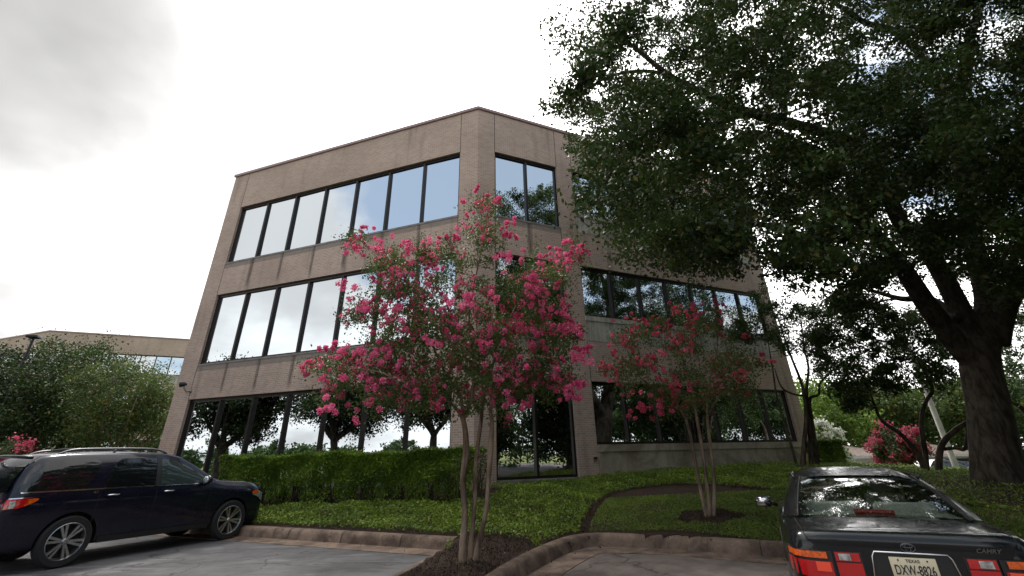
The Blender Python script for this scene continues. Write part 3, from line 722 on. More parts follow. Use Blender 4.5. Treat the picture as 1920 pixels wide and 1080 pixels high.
m1_limbs = [
    ([A(868, 1062, -.02), A(868, 1020, -.02), A(872, 960, -.02), A(868, 900, -.03), A(874, 850, -.05), A(872, 805, -.08), A(866, 780, -.1)], [.075, .058, .05, .048, .058, .046, .042]),
    ([A(866, 782, -.1), A(852, 762, -.2), A(820, 740, -.4), A(770, 735, -.7), A(720, 700, -.9), A(650, 690, -1)], [.032, .026, .02, .015, .012, .006]),
    ([A(868, 782, -.1), A(862, 740, .1), A(830, 690, .2), A(790, 600, .3), A(740, 510, .3), A(680, 455, .2)], [.034, .028, .022, .018, .013, .005]),
    ([A(870, 785, -.1), A(885, 745, .0), A(888, 680, -.1), A(880, 580, -.2), A(900, 480, -.2), A(903, 400, -.2)], [.032, .027, .022, .017, .012, .005]),
    ([A(882, 1062, .06), A(884, 1010, .06), A(890, 940, .08), A(893, 860, .1), A(902, 790, .12), A(906, 750, .14), A(925, 680, .3), A(960, 590, .5), A(1000, 520, .6), A(1070, 470, .5)], [.05, .04, .036, .034, .034, .032, .026, .02, .014, .006]),
    ([A(904, 770, .13), A(900, 700, .5), A(860, 620, .9), A(820, 530, 1.2)], [.028, .022, .015, .006]),
    ([A(889, 1062, .0), A(897, 1020, -.02), A(911, 960, -.04), A(916, 900, -.04), A(920, 840, -.05), A(922, 790, -.06), A(918, 765, -.06)], [.055, .042, .036, .038, .05, .036, .032]),
    ([A(918, 768, -.06), A(940, 735, -.2), A(985, 700, -.4), A(1030, 690, -.6), A(1080, 690, -.7)], [.026, .022, .016, .012, .005]),
    ([A(920, 775, -.06), A(925, 720, -.4), A(950, 660, -.8), A(990, 620, -1)], [.024, .018, .013, .005]),
]
ells1 = [(905, 395, 22, 32, 1.2), (900, 470, 80, 45, 3.5), (765, 480, 62, 36, 3), (680, 455, 30, 16, .7), (720, 510, 55, 40, 2.2), (800, 525, 80, 60, 6), (900, 570, 120, 80, 10), (1000, 555, 75, 65, 5), (1072, 475, 24, 26, .8), (1005, 500, 55, 36, 1.8),
         (760, 590, 90, 60, 7), (692, 585, 38, 22, 1), (830, 665, 140, 66, 11), (965, 660, 115, 66, 9), (1050, 660, 45, 66, 2.5), (705, 700, 90, 46, 5), (625, 690, 42, 38, 1.8), (645, 735, 42, 30, 1.2), (745, 735, 66, 38, 3), (1010, 720, 75, 38, 3.4), (930, 735, 60, 36, 2), (850, 735, 70, 36, 2.5)]
pan1 = [(747,50),(715,72),(782,82),(838,78),(800,118),(725,125),(740,205),(780,200),(880,222),(910,230),(780,250),(665,240),(235,245),(265,225),(240,285),(270,310),(335,298),(355,255),(380,320),(400,280),(455,255),(450,275),(1055,272),(1145,258),(1180,262),(1140,312),(1175,310),(1210,300),(1150,345),(1025,315),(1080,320),(900,292),(885,315),(690,318),(430,375),(490,378),(410,425),(405,380),(575,340),(540,355),(610,360),(325,410),(1045,365),(1100,378),(975,385),(1020,375),(1005,410),(1080,440),(1000,440),(485,498),(820,450),(805,490),(860,490),(690,470),(690,520),(770,550),(795,580),(800,480),(740,495),(265,535),(285,545),(215,530),(370,555),(425,545),(320,505),(290,575),(515,525),(545,470),(930,490),(975,515),(910,520),(985,490),(650,590),(635,570),(700,600),(860,545),(900,570),(940,600),(970,600),(1015,635),(950,635),(885,600),(820,620),(870,630),(820,665),(1110,545),(1130,580),(1080,575),(1125,615),(1180,650),(1160,630),(1215,695),(1190,690),(1160,750),(1200,740),(1045,590),(660,645),(600,680),(700,680),(740,690),(65,755),(95,790),(105,830),(160,730),(185,720),(140,870),(155,910),(115,945),(180,805),(225,770),(295,785),(275,730),(315,820),(345,910),(250,850),(230,790),(245,960),(310,950),(390,840),(430,770),(460,805),(410,810),(345,750),(495,880),(480,845),(530,830),(525,880),(565,815),(590,870),(620,795),(590,770),(660,770),(720,780),(655,740),(480,635),(600,740),(865,850),(940,845),(975,795),(1045,830),(1065,850),(1010,850),(1085,870),(1135,870),(1130,910),(1190,915),(1110,820),(1185,845),(975,940),(920,935),(910,820),(870,800),(930,755),(880,745),(835,760),(820,720),(1060,760),(1000,770),(1040,700),(980,700),(960,870),(1155,610)]
pan1 = [(560 + x / 2.25, 340 + y / 2.25) for x, y in pan1]
myrtle('slender pink flowering tree on several peeling stems in the mulch island in the centre', b1, m1_limbs, ells1, 430, 130, .055, pan1, .125, 190, 1.25, M_['myrtle_bark'], M_['myrtle_leaf'], M_['blossom'], (.14, .30), r0=.016)
b2 = atz(1330, 968, .40); y2 = b2.y
A = lambda x, y, dy=0: at(x, y, y2 + dy)
m2_limbs = [
    ([A(1328, 975), A(1316, 930), A(1303, 860, .0), A(1290, 800, -.1), A(1270, 760, -.3), A(1230, 730, -.6), A(1190, 700, -.8)], [.05, .036, .032, .03, .026, .018, .006]),
    ([A(1331, 975), A(1327, 920), A(1318, 850), A(1306, 780, .1), A(1295, 720, .2), A(1270, 650, .3), A(1240, 610, .3)], [.052, .04, .034, .032, .024, .016, .006]),
    ([A(1336, 975), A(1340, 920, .1), A(1334, 850, .1), A(1326, 780, .1), A(1330, 720, .2), A(1345, 650, .3), A(1340, 590, .3)], [.05, .038, .033, .03, .022, .014, .006]),
    ([A(1326, 785, .1), A(1350, 740, -.2), A(1390, 700, -.4), A(1440, 680, -.5)], [.022, .018, .012, .006]),
]
ells2 = [(1200, 650, 50, 45, 2.5), (1270, 620, 55, 45, 3), (1340, 590, 42, 30, 1.6), (1320, 660, 70, 50, 4), (1230, 710, 75, 40, 4), (1330, 720, 80, 40, 4), (1410, 680, 45, 24, 1.5), (1165, 690, 28, 22, .8), (1255, 760, 50, 24, 1.6), (1400, 730, 40, 24, 1)]
pan2 = [(1188,625),(1180,634),(1163,634),(1171,641),(1205,623),(1232,629),(1223,610),(1249,612),(1202,680),(1228,690),(1175,652),(1149,661),(1132,684),(1133,701),(1219,671),(1252,657),(1275,648),(1293,645),(1279,630),(1291,614),(1267,574),(1211,601),(1273,583),(1340,565),(1360,570),(1300,580),(1350,600)] + \
    [(900 + x / 2.571, 660 + y / 2.571) for x, y in [(600,65),(605,105),(630,95),(775,50),(840,75),(825,25),(720,180),(700,200),(740,290),(765,270),(870,200),(885,265),(940,200),(915,170),(985,175),(1035,155),(1155,165),(1110,185),(1165,100),(1150,90),(1215,30),(1250,60),(1290,80),(1340,60),(1405,45),(1365,20),(830,270),(800,215),(960,160),(650,155)]]
myrtle('smaller pink flowering tree on thin leaning stems in a round mulch bed on the lawn', b2, m2_limbs, ells2, 170, 80, .06, pan2, .11, 45, 1.1, M_['myrtle_bark'], M_['myrtle_leaf'], M_['blossom_red'], (.16, .32), r0=.018)

# dark multi-stemmed trees behind -------------------------------------------------
def stem_tree(name, label, limbs, poly, n, ylo, yhi, leafm, barkm, per, leaf, rr, holes=(), r0=.03, cat='tree', accept=None):
    t = thing(name, label, cat, (0, 0, 0)); B = px_blobs(poly, n, ylo, yhi, accept, holes)
    mb = MB(); branches(mb, limbs, B, r0=r0, r1=.006, n=4, sag=.02); mb.build('trunk', barkm, t, smooth=True)
    leaf_mesh('crown', blob_points(B, rng.uniform(rr[0], rr[1], len(B)), per, k=10, sig=.3), leaf, leafm, t, aspect=.55, upbias=.3); return t
y3 = 18.0; A = lambda x, y, dy=0: at(x, y, y3 + dy)
stem_tree('small_tree', 'dark twisting tree with a cluster of trunks at the far right corner of the office', [
    ([A(1505, 880), A(1508, 830), A(1512, 780), A(1508, 740), A(1500, 710), A(1480, 660, -.2), A(1460, 600, -.3)], [.10, .08, .07, .06, .055, .04, .015]),
    ([A(1522, 880), A(1519, 820, .1), A(1515, 770, .1), A(1512, 730, .2), A(1516, 690, .4), A(1508, 650, .5), A(1500, 580, .5)], [.085, .07, .062, .055, .045, .035, .015]),
    ([A(1534, 880, .2), A(1526, 810, .2), A(1518, 750, .2), A(1535, 740, .2), A(1540, 715, .3), A(1580, 680, .5)], [.08, .065, .055, .045, .04, .015]),
    ([A(1496, 880), A(1485, 840), A(1470, 790, -.1), A(1456, 740, -.3), A(1450, 700, -.4), A(1440, 640, -.5)], [.05, .045, .04, .035, .03, .012]),
    ([A(1506, 742), A(1485, 738, -.1), A(1465, 725, -.2), A(1452, 690, -.3)], [.04, .035, .03, .012])],
    [(1400, 560), (1440, 545), (1500, 570), (1560, 590), (1600, 640), (1590, 690), (1540, 705), (1500, 660), (1460, 660), (1440, 640), (1380, 640), (1370, 590)], 70, y3 - 1.8, y3 + 2.5, M_['mid_leaf'], M_['dark_bark'], 200, .10, (.22, .5), holes=[(1520, 670, 16, 24)], accept=lambda p: clear_of_wall(p, .3))
y4 = 17.2; A = lambda x, y, dy=0: at(x, y, y4 + dy)
stem_tree('small_tree', 'low dark tree with crooked arching stems just left of the big oak trunk', [
    ([A(1738, 888), A(1735, 850), A(1728, 800), A(1730, 770), A(1738, 750), A(1748, 730), A(1735, 700), A(1710, 660)], [.10, .08, .07, .065, .06, .06, .04, .02]),
    ([A(1736, 888), A(1720, 850, .1), A(1690, 815, .2), A(1655, 790, .4), A(1640, 760, .5), A(1620, 700, .6)], [.09, .08, .07, .06, .045, .02]),
    ([A(1760, 888), A(1762, 850), A(1772, 825), A(1800, 800, -.1), A(1830, 780, -.2), A(1850, 740, -.2), A(1880, 680, -.2)], [.11, .10, .09, .08, .07, .05, .02]),
    ([A(1770, 842), A(1790, 840), A(1808, 842, -.1), A(1812, 820, -.2), A(1816, 770, -.2)], [.06, .055, .06, .04, .02])],
    [(1500, 590), (1560, 575), (1640, 560), (1720, 590), (1790, 640), (1795, 700), (1770, 745), (1735, 720), (1690, 735), (1640, 760), (1590, 765), (1560, 740), (1580, 700), (1540, 690)], 150, y4 - 2.5, y4 + 3, M_['oak_leaf'], M_['dark_bark'], 190, .11, (.22, .52), holes=[(1750, 735, 18, 14), (1580, 665, 20, 16), (1650, 640, 14, 12), (1710, 700, 12, 8)])
stem_tree('small_tree', 'dark leafy tree behind the oak trunk at the right edge', [
    ([at(1960, 900, 19), at(1950, 820, 19), at(1920, 770, 19), at(1890, 750, 19)], [.16, .13, .1, .05]), ([at(1950, 830, 19), at(1965, 700, 19), at(1950, 600, 19)], [.12, .08, .03])],
    [(1870, 620), (1900, 600), (2000, 580), (2080, 640), (2070, 740), (1990, 760), (1930, 750), (1880, 735)], 70, 17, 21, M_['mid_leaf'], M_['dark_bark'], 180, .12, (.3, .6), holes=[(1905, 640, 18, 36)])

# hedge ---------------------------------------------------------------------------
h0, h1 = atz(893, 943, .48), atz(395, 948, .43)
hd = (h1 - h0); hd.z = 0; HL = hd.length; hd.normalize(); hn = Vector((-hd.y, hd.x, 0));
if hn.y < 0: hn = -hn
HW, HT = 1.0, 1.25
n = 66000
u = rng.uniform(0, HL, n); s = rng.random(n); v = np.zeros(n); zz = np.zeros(n)
sel = s < .42; v[sel] = rng.uniform(0, .1, sel.sum()); zz[sel] = HT * rng.random(sel.sum()) ** .62        # front
sel = (s >= .42) & (s < .72); v[sel] = rng.uniform(0, HW, sel.sum()); zz[sel] = HT - rng.exponential(.035, sel.sum())      # top
sel = (s >= .72) & (s < .85); v[sel] = HW - rng.uniform(0, .1, sel.sum()); zz[sel] = HT * rng.random(sel.sum()) ** .6
sel = s >= .85; v[sel] = rng.uniform(0, HW, sel.sum()); zz[sel] = HT * rng.random(sel.sum()) ** .6
lump = .07 * np.sin(u * 2.1) + .05 * np.sin(u * 5.3 + 1) + .04 * np.sin(zz * 7 + u * 3)
v = np.where(v < .5, v - lump - .12 * (zz / HT) , v + .05)
prune = (zz < .45) & (np.sin(u * 6.1) + np.sin(u * 14.7 + 2) + rng.normal(size=n) * .5 > .75)
u, v, zz = u[~prune], v[~prune], zz[~prune]
zz = zz + .035 * np.sin(u * 1.7) + .03 * np.sin(u * 4.9) + np.where(zz > HT * .93, rng.exponential(.02, len(u)), 0)
zb = np.interp(u, [0, HL], [.48, .43])
C = np.c_[h0.x + hd.x * u + hn.x * v, h0.y + hd.y * u + hn.y * v, zb + zz]
hedge = thing('hedge', 'long clipped green hedge with bright new growth on top below the left windows', 'hedge', (0, 0, 0))
leaf_mesh('foliage', C, .058, M_['hedge_leaf'], hedge, aspect=.6, upbias=.4)
mb = MB()
for k in range(60):
    uu = HL * (k + .5 + rng.normal() * .25) / 60; vv = rng.uniform(.25, .7); p = h0 + hd * uu + hn * vv; p.z = .40
    for q in range(4):
        e = p + Vector((rng.normal() * .16, rng.normal() * .12, rng.uniform(.6, 1.1))); mb.tube([p, (p + e) / 2 + Vector((rng.normal() * .05, 0, 0)), e], [.022, .016, .006], 5, cap=False)
mb.build('stems', M_['dark_bark'], hedge)

# ground cover, lawn, mulch -----------------------------------------------------------
LAWNP = [A2(atz(*q)) for q in ((1096, 1003, .21), (1100, 985, .27), (1118, 962, .35), (1150, 940, .45), (1190, 928, .52), (1250, 922, .56), (1340, 920, .58), (1440, 925, .58))] + [(9, 10.0), (9.6, 7.2)] + [(kr[1][0] + .1, kr[1][1] + .22), (kr[0][0] + .1, kr[0][1] + .22)]
MUL1 = [A2(atz(*q)) for q in ((846, 1036, .1), (850, 1016, .15), (880, 1008, .18), (930, 1010, .18), (985, 1016, .18), (1020, 1030, .2), (1000, 1060, .2), (960, 1085, .2))] + [(-.6, 6.9), (-1.2, 4.6), (-2.1, 4.8), (-2.1, 6.5), (-1.6, 8.4)]
def edge_strip(P, k):   # mulch strip outside the lawn edge
    P = np.array(P[:8]); return P
def dist_path(x, y, P):
    d = np.full(len(x), 1e9)
    for a, b in zip(P[:-1], P[1:]):
        a = np.array(a); b = np.array(b); ab = b - a; t = np.clip(((x - a[0]) * ab[0] + (y - a[1]) * ab[1]) / (ab @ ab), 0, 1)
        d = np.minimum(d, np.hypot(x - a[0] - t * ab[0], y - a[1] - t * ab[1]))
    return d
def region(n, x0, x1, y0, y1):
    x = rng.uniform(x0, x1, n); y = rng.uniform(y0, y1, n); k = in_poly(x, y, INSIDE)
    k &= dist_path(x, y, [*kl, corner_l]) > .24; k &= dist_path(x, y, [*isl_r, *kr]) > .24; k &= dist_path(x, y, [corner_l, *isl_l]) > .15
    q = np.c_[x, y] - np.array([CW.x, CW.y]); k &= ((q @ np.array(NL)[:2] > .12) | (q @ np.array(NR)[:2] > .12)) | (q @ np.array(DR)[:2] > 16.2)
    return x[k], y[k]
def m2d(x, y): return np.hypot((x - b2.x) / 1.0, (y - b2.y) / .75) + .08 * np.sin(np.arctan2(y - b2.y, x - b2.x) * 5)
C = []
for n, box in ((300000, (-12, 9.2, 8, 22)), (110000, (7, 27, 4, 27))):
    x, y = region(n, *box)
    uu = (x - h0.x) * hd.x + (y - h0.y) * hd.y; vv = (x - h0.x) * hn.x + (y - h0.y) * hn.y
    k = ~in_poly(x, y, LAWNP) & ~in_poly(x, y, MUL1) & (dist_path(x, y, LAWNP[:8]) > .10) & (np.hypot(x - OB.x, y - OB.y) > .7)
    k &= ~((vv > -.12) & (vv < 1.6) & (uu > -.3))
    if box[0] == 7: k &= x > 9.2
    pn = np.sin(x * 3.1 + 1) * np.sin(y * 2.7) + np.sin(x * 7.3 + y * 5.1) * .5
    k &= (rng.random(len(x)) < .9 - .25 * (pn > .8))
    x, y, pn = x[k], y[k], pn[k]
    edge = np.minimum(1, dist_path(x, y, LAWNP[:8]) / .3)
    z = hgt(x, y) + rng.random(len(x)) ** .7 * (.10 + .05 * pn) * (.5 + .5 * edge) + .03
    C.append(np.c_[x, y, z])
tag(leaf_mesh('ground_cover', np.concatenate(C), .055, M_['cover_leaf'], None, aspect=.7, upbias=1.2), 'thick green creeping ground cover around the office', None, kind='stuff')
x, y = region(150000, 1, 9.8, 7, 13)
k = in_poly(x, y, LAWNP) & (m2d(x, y) > .62) & (dist_path(x, y, LAWNP[:8]) > .07); x, y = x[k], y[k]
pn = np.sin(x * 2.3 + 1) * np.sin(y * 3.1) + rng.normal(size=len(x)) * .6; k = pn > -.75; x, y = x[k], y[k]
tag(leaf_mesh('grass', np.c_[x, y, hgt(x, y) + .012 + rng.random(len(x)) * .035], .036, M_['grass'], None, aspect=.45, upbias=.9), 'short mown grass of the curved lawn', None, kind='stuff')
M_['mulch'] = leaf_mat('mulch_chip', (.014, .008, .006), (.075, .045, .032), 0., .9, (.16, .11, .08), 2)
x, y = region(70000, -3, 7, 3.5, 14); k = in_poly(x, y, MUL1) | (m2d(x, y) < .7) | (dist_path(x, y, LAWNP[:8]) < .10); x, y = x[k], y[k]
C = np.c_[x, y, hgt(x, y) + rng.random(len(x)) * .02 + .012]
tag(leaf_mesh('mulch', C, .045, M_['mulch'], None, aspect=.35, upbias=2.5), 'dark brown wood mulch round the tree stems', None, kind='stuff')
# fallen leaves and petals along the gutters
x = rng.uniform(-8, 9, 2600); y = rng.uniform(4, 13, 2600); dd = np.minimum(dist_path(x, y, [*kl, corner_l]), dist_path(x, y, [*isl_r, *kr]))
k = (~in_poly(x, y, INSIDE)) & (dd > .06) & (rng.random(2600) < np.exp(-dd * 2.6) + .02); x, y = x[k], y[k]
M_['litter'] = leaf_mat('litter', (.10, .05, .025), (.30, .18, .08), .1, .8, (.6, .1, .2), 2)
tag(leaf_mesh('leaf_litter', np.c_[x, y, np.full(len(x), .035)], .045, M_['litter'], None, aspect=.5, upbias=3), 'dry leaves and fallen petals in the gutter', None, kind='stuff')

# distant planting -------------------------------------------------------------------
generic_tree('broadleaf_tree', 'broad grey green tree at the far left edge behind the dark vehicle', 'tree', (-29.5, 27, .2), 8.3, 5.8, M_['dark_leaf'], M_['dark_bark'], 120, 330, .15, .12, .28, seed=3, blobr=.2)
generic_tree('broadleaf_tree', 'rounded grey green tree rising in front of the second office roof', 'tree', (-24.6, 26, .2), 8.5, 4.3, M_['oak_leaf'], M_['dark_bark'], 95, 330, .14, .12, .24, seed=4, blobr=.2)
generic_tree('broadleaf_tree', 'olive yellow tree with reddish stems left of the office end wall', 'tree', (-19.6, 24.4, .3), 6.3, 3.5, M_['olive_leaf'], M_['myrtle_bark'], 90, 300, .12, .24, .11, seed=6, blobr=.2, stems=4)
generic_tree('flowering_shrub', 'pink flowering shrub peeping over the roof of the dark vehicle', 'shrub', (-21.8, 20.5, .3), 2.6, 1.5, M_['mid_leaf'], M_['myrtle_bark'], 26, 160, .09, .2, .05, seed=8, stems=3, blossoms=(M_['blossom_red'], 60, .10))
generic_tree('flowering_shrub', 'low pink flowering shrub at the left picture edge behind the dark vehicle', 'shrub', (-22.4, 19.2, .2), 2.0, 1.1, M_['mid_leaf'], M_['myrtle_bark'], 20, 140, .09, .2, .05, seed=9, stems=3, blossoms=(M_['blossom_red'], 50, .10))
def ground_at(px, py, Y): p = at(px, py, Y); return (p.x, p.y, H(p.x, p.y) - .05)
generic_tree('flowering_shrub', 'wide pink flowering crepe myrtle bush between the two low houses', 'shrub', ground_at(1694, 868, 26), 2.4, 1.4, M_['mid_leaf'], M_['myrtle_bark'], 60, 170, .11, .25, .06, seed=12, stems=5, blossoms=(M_['blossom_dull'], 110, .10))
generic_tree('flowering_shrub', 'white flowering bush beside the right end of the office', 'shrub', ground_at(1560, 868, 30), 3.4, 1.15, M_['bright_leaf'], M_['myrtle_bark'], 40, 170, .12, .2, .06, seed=13, stems=3, blossoms=(M_['white_blossom'], 110, .14))
p = ground_at(1553, 866, 20); n = 9000; q = rng.uniform(-1, 1, (n, 3)); ax = rng.integers(0, 3, n); q[np.arange(n), ax] = np.sign(q[np.arange(n), ax]) * (1 - rng.random(n) * .12); q[:, 2] = np.abs(q[:, 2])
hs = thing('hedge', 'short square clipped hedge past the right end of the office', 'hedge', p)
leaf_mesh('foliage', q * np.array([.45, .5, .95]) + rng.normal(size=(n, 3)) * .02, .07, M_['hedge_leaf'], hs, aspect=.6, upbias=.4)
mb = MB()
for k in range(8): a = (k / 8 * .7 - .35); mb.tube([(a, 0, -.05), (a + rng.normal() * .1, .1, .9)], [.03, .015], 5)
mb.build('stems', M_['dark_bark'], hs)
k_ = 0
for px, Y, h, r, lm, desc in ((1560, 44, 9.5, 4.6, 'bright_leaf', 'bright green round tree above the white flowering bush'), (1625, 52, 10.5, 5, 'mid_leaf', 'tall mid green tree behind the left low house'), (1700, 46, 9.5, 4.4, 'olive_leaf', 'yellow green tree rising behind the pink bush'),
        (1500, 58, 11, 5.4, 'mid_leaf', 'green tree half hidden by the right corner of the office'), (1765, 60, 11.5, 5.2, 'mid_leaf', 'dark green tree behind the leaning grey pole'), (1815, 48, 9.8, 4.4, 'bright_leaf', 'light green domed tree just left of the thick oak trunk'),
        (1905, 40, 9.0, 4.6, 'olive_leaf', 'pale olive tree showing right of the thick oak trunk'), (1985, 50, 11, 5.4, 'mid_leaf', 'green tree beyond the right picture edge'), (1665, 75, 13, 7, 'mid_leaf', 'farthest dark green tree on the right skyline'), (1590, 72, 12, 6, 'bright_leaf', 'pale green tree on the skyline right of the office'), (1850, 74, 13, 7, 'mid_leaf', 'dark tree on the skyline hidden by the oak')):
    generic_tree('broadleaf_tree', desc, 'tree', ground_at(px, 862, Y), h * .92, r, M_[lm], M_['dark_bark'], 60, 170, .30, .16, .2, seed=20 + k_, blobr=.24, group='trees on the right skyline'); k_ += 1
# trees across the car park, seen mirrored in the windows
for x, y, h, r, desc in ((-30.3, 12.5, 8.9, 5.0, 'wide oak mirrored in the leftmost ground floor windows'), (-23.6, 7.4, 9.2, 5.2, 'heavy oak mirrored in the middle ground floor windows'), (-18.0, 2.6, 9.6, 4.6, 'oak mirrored in the ground floor windows behind the pink tree'),
                   (15.5, .5, 15.5, 5.2, 'tall oak mirrored in the angled corner windows'), (23, 2.5, 16, 6.2, 'dense oak mirrored in the right wing windows'), (8.5, -9.0, 13.5, 5.0, 'leafy oak mirrored low in the corner windows'), (30, 10, 15, 6.4, 'large oak mirrored in the far right windows')):
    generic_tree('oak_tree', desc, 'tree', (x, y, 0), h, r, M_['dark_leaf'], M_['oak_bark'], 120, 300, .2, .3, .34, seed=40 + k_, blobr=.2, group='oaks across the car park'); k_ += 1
for x, y, h, r, desc in ((18.5, 5.5, 6.5, 3.6, 'low dark tree mirrored in the first pane of the ground floor right wing'), (24, 12.5, 7, 3.8, 'low dark tree mirrored in the middle of the ground floor right wing'), (30, 17.5, 7.5, 4, 'low dark tree mirrored at the end of the ground floor right wing'), (12.5, 2.5, 5, 2.4, 'reddish small tree mirrored low in the angled corner window')):
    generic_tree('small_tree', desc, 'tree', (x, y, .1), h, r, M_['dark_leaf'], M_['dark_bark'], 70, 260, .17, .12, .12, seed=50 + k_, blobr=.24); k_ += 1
Cs = []
for x, y, h, r in ((-60, 8, 3.6, 4), (-66, -6, 3.4, 4), (-56, -22, 4, 4.5), (-52, 24, 3.2, 4), (-44, -34, 5, 5), (-70, 22, 3.8, 5), (-34, -46, 7, 6), (46, -30, 11, 7), (56, -8, 12, 8), (34, -44, 10, 7), (60, 14, 12, 8), (20, -44, 9, 6), (50, 4, 11, 7), (-62, -14, 3.8, 5), (-56, 0, 3.2, 4), (-62, 16, 3.4, 4), (12, -20, 9, 6), (20, -13, 10, 6), (28, -6, 11, 6.5), (35, 1, 11, 6.5), (41, 9, 11, 6.5), (47, 18, 11, 6.5), (52, 27, 11, 6.5)):
    c = rng.normal(size=(40, 3)) * np.array([r * .6, r * .6, h * .26]) + np.array([x, y, h * .45]); Cs.append(blob_points(c, rng.uniform(1, 2, 40) * (.5 if h < 6 else 1), 200, k=8, sig=.35))
tag(leaf_mesh('woods', np.concatenate(Cs), .42, M_['mid_leaf'], None, aspect=.6, upbias=.3), 'distant belt of green woods beyond the car park', None, kind='stuff')
# ------------------------------------------------------------------ vehicles
def paint(name, color, flake=.3):
    m, t, out = mat(name); o = t.add('ShaderNodeTexCoord').outputs['Object']
    d = t.noise(o, 3, 5); pbsdf(t, out, color=color, rough=t.mapr(d, .3, .7, .22, .34), metal=flake, spec=.2, coat=.6, coatr=.07); return m
M_['paint_suv'] = paint('dark_blue_paint', (.005, .006, .016), .15)
M_['paint_sedan'] = paint('black_green_paint', (.006, .008, .010), .1)
M_['tint'] = simple('dark_glass', (.006, .007, .008), .02, spec=.8)
M_['tint_front'] = simple('front_glass', (.030, .045, .042), .02, spec=.7)
m, t, out = mat('clear_glass')
fr = t.add('ShaderNodeFresnel', {'IOR': 1.65}).outputs[0]
g = t.add('ShaderNodeBsdfGlossy', {'Color': (1, 1, 1, 1), 'Roughness': .015}); tr = t.add('ShaderNodeBsdfTransparent', {0: (.72, .8, .76, 1)})
mx = t.add('ShaderNodeMixShader', {0: t.math('MULTIPLY_ADD', fr, .62, .01, clamp=True)}); t.l.new(tr.outputs[0], mx.inputs[1]); t.l.new(g.outputs[0], mx.inputs[2]); t.l.new(mx.outputs[0], out.inputs[0]); M_['glass'] = m
M_['chrome'] = simple('chrome', (.75, .75, .76), .12, 1.)
M_['rim'] = simple('alloy', (.42, .42, .43), .28, .9, var=.1)
M_['tyre'] = simple('rubber', (.012, .012, .012), .8, var=.2, scale=30)
M_['plastic'] = simple('black_plastic', (.012, .012, .013), .55)
M_['dull_paint'] = M_['plastic']
M_['lamp_red'] = simple('lamp_red', (.50, .006, .008), .12, coat=1.)
M_['lamp_bright'] = simple('lamp_scarlet', (1.0, .09, .035), .12, coat=1.)
M_['lamp_orange'] = simple('lamp_orange', (.72, .11, .010), .12, coat=1., var=.3, scale=40)
M_['lamp_clear'] = simple('lamp_clear', (.45, .47, .46), .1, .4, coat=1., var=.5, scale=25)
M_['seat'] = simple('seat_cloth', (.50, .49, .44), .9, var=.15)
M_['interior'] = simple('dark_trim', (.03, .03, .03), .8)
M_['satin'] = simple('satin_metal', (.22, .22, .23), .35, .9)
M_['plate'] = simple('plate_face', (.66, .58, .40), .45, var=.06, scale=4)
M_['shelf'] = simple('shelf_cloth', (.32, .32, .29), .95); M_['dim_chrome'] = simple('dim_chrome', (.13, .13, .14), .3, 1.)
M_['ink'] = simple('plate_ink', (.015, .018, .03), .5)

def car_ring(w_, zb, zt, cr):
    h = zt - zb
    return [(0, zb), (.80 * w_, zb), (.95 * w_, zb + .06 * h), (.985 * w_, zb + .22 * h), (w_, zb + .45 * h), (.993 * w_, zb + .68 * h), (.985 * w_, zb + .80 * h), (.955 * w_, zt - .045), (.90 * w_, zt - .008), (.6 * w_, zt + cr * .6), (0, zt + cr)]
def loft(name, st, m, parent, cuts=None, sub=2, inner=None, ringf=car_ring, cut_r=.39, hw=1.):
    """st: rows (x, *ring parameters) rear to front, interpolated to a smooth hull"""
    st = [np.array(s, float) for s in st]; rows = []
    for i in range(len(st) - 1):
        for k in range(sub):
            f = k / sub; rows.append(st[i] * (1 - f) + st[i + 1] * f)
    rows.append(st[-1]); P = []
    for r in rows:
        g = ringf(*r[1:]); full = [(y, z) for y, z in g] + [(-y, z) for y, z in g[-2:0:-1]]
        P.append([(r[0], y, z) for y, z in full])
    bm = bmesh.new(); V = [[bm.verts.new(p) for p in row] for row in P]; n = len(P[0])
    for i in range(len(V) - 1):
        for j in range(n): bm.faces.new((V[i][j], V[i][(j + 1) % n], V[i + 1][(j + 1) % n], V[i + 1][j]))
    bm.faces.new(V[0][::-1]); bm.faces.new(V[-1])
    bmesh.ops.recalc_face_normals(bm, faces=bm.faces)
    me = bpy.data.meshes.new(name); bm.to_mesh(me); bm.free(); me.materials.append(m); 
    if inner: me.materials.append(inner)
    o = link(bpy.data.objects.new(name, me))
    if cuts:
        cm = bpy.data.meshes.new('cut'); b = bmesh.new()
        for x, z in cuts:
            for s in (1, -1):
                r = bmesh.ops.create_cone(b, cap_ends=True, segments=40, radius1=cut_r, radius2=cut_r, depth=.5 * hw)
                bmesh.ops.rotate(b, verts=r['verts'], matrix=Matrix.Rotation(pi / 2, 3, 'X')); bmesh.ops.translate(b, verts=r['verts'], vec=(x, s * hw, z))
        b.to_mesh(cm); b.free(); co = bpy.data.objects.new('cut', cm); col.objects.link(co)
        if inner:
            cm.materials.append(m); cm.materials.append(inner); cm.polygons.foreach_set('material_index', [1] * len(cm.polygons))
        md = o.modifiers.new('b', 'BOOLEAN'); md.operation = 'DIFFERENCE'; md.object = co; md.solver = 'EXACT'
        dg = bpy.context.evaluated_depsgraph_get(); dg.update()
        nm = bpy.data.meshes.new_from_object(o.evaluated_get(dg)); o.modifiers.clear(); o.data = nm; bpy.data.objects.remove(co)
    me = o.data
    me.polygons.foreach_set('use_smooth', [True] * len(me.polygons)); me.set_sharp_from_angle(angle=radians(38)); o.parent = parent
    return o
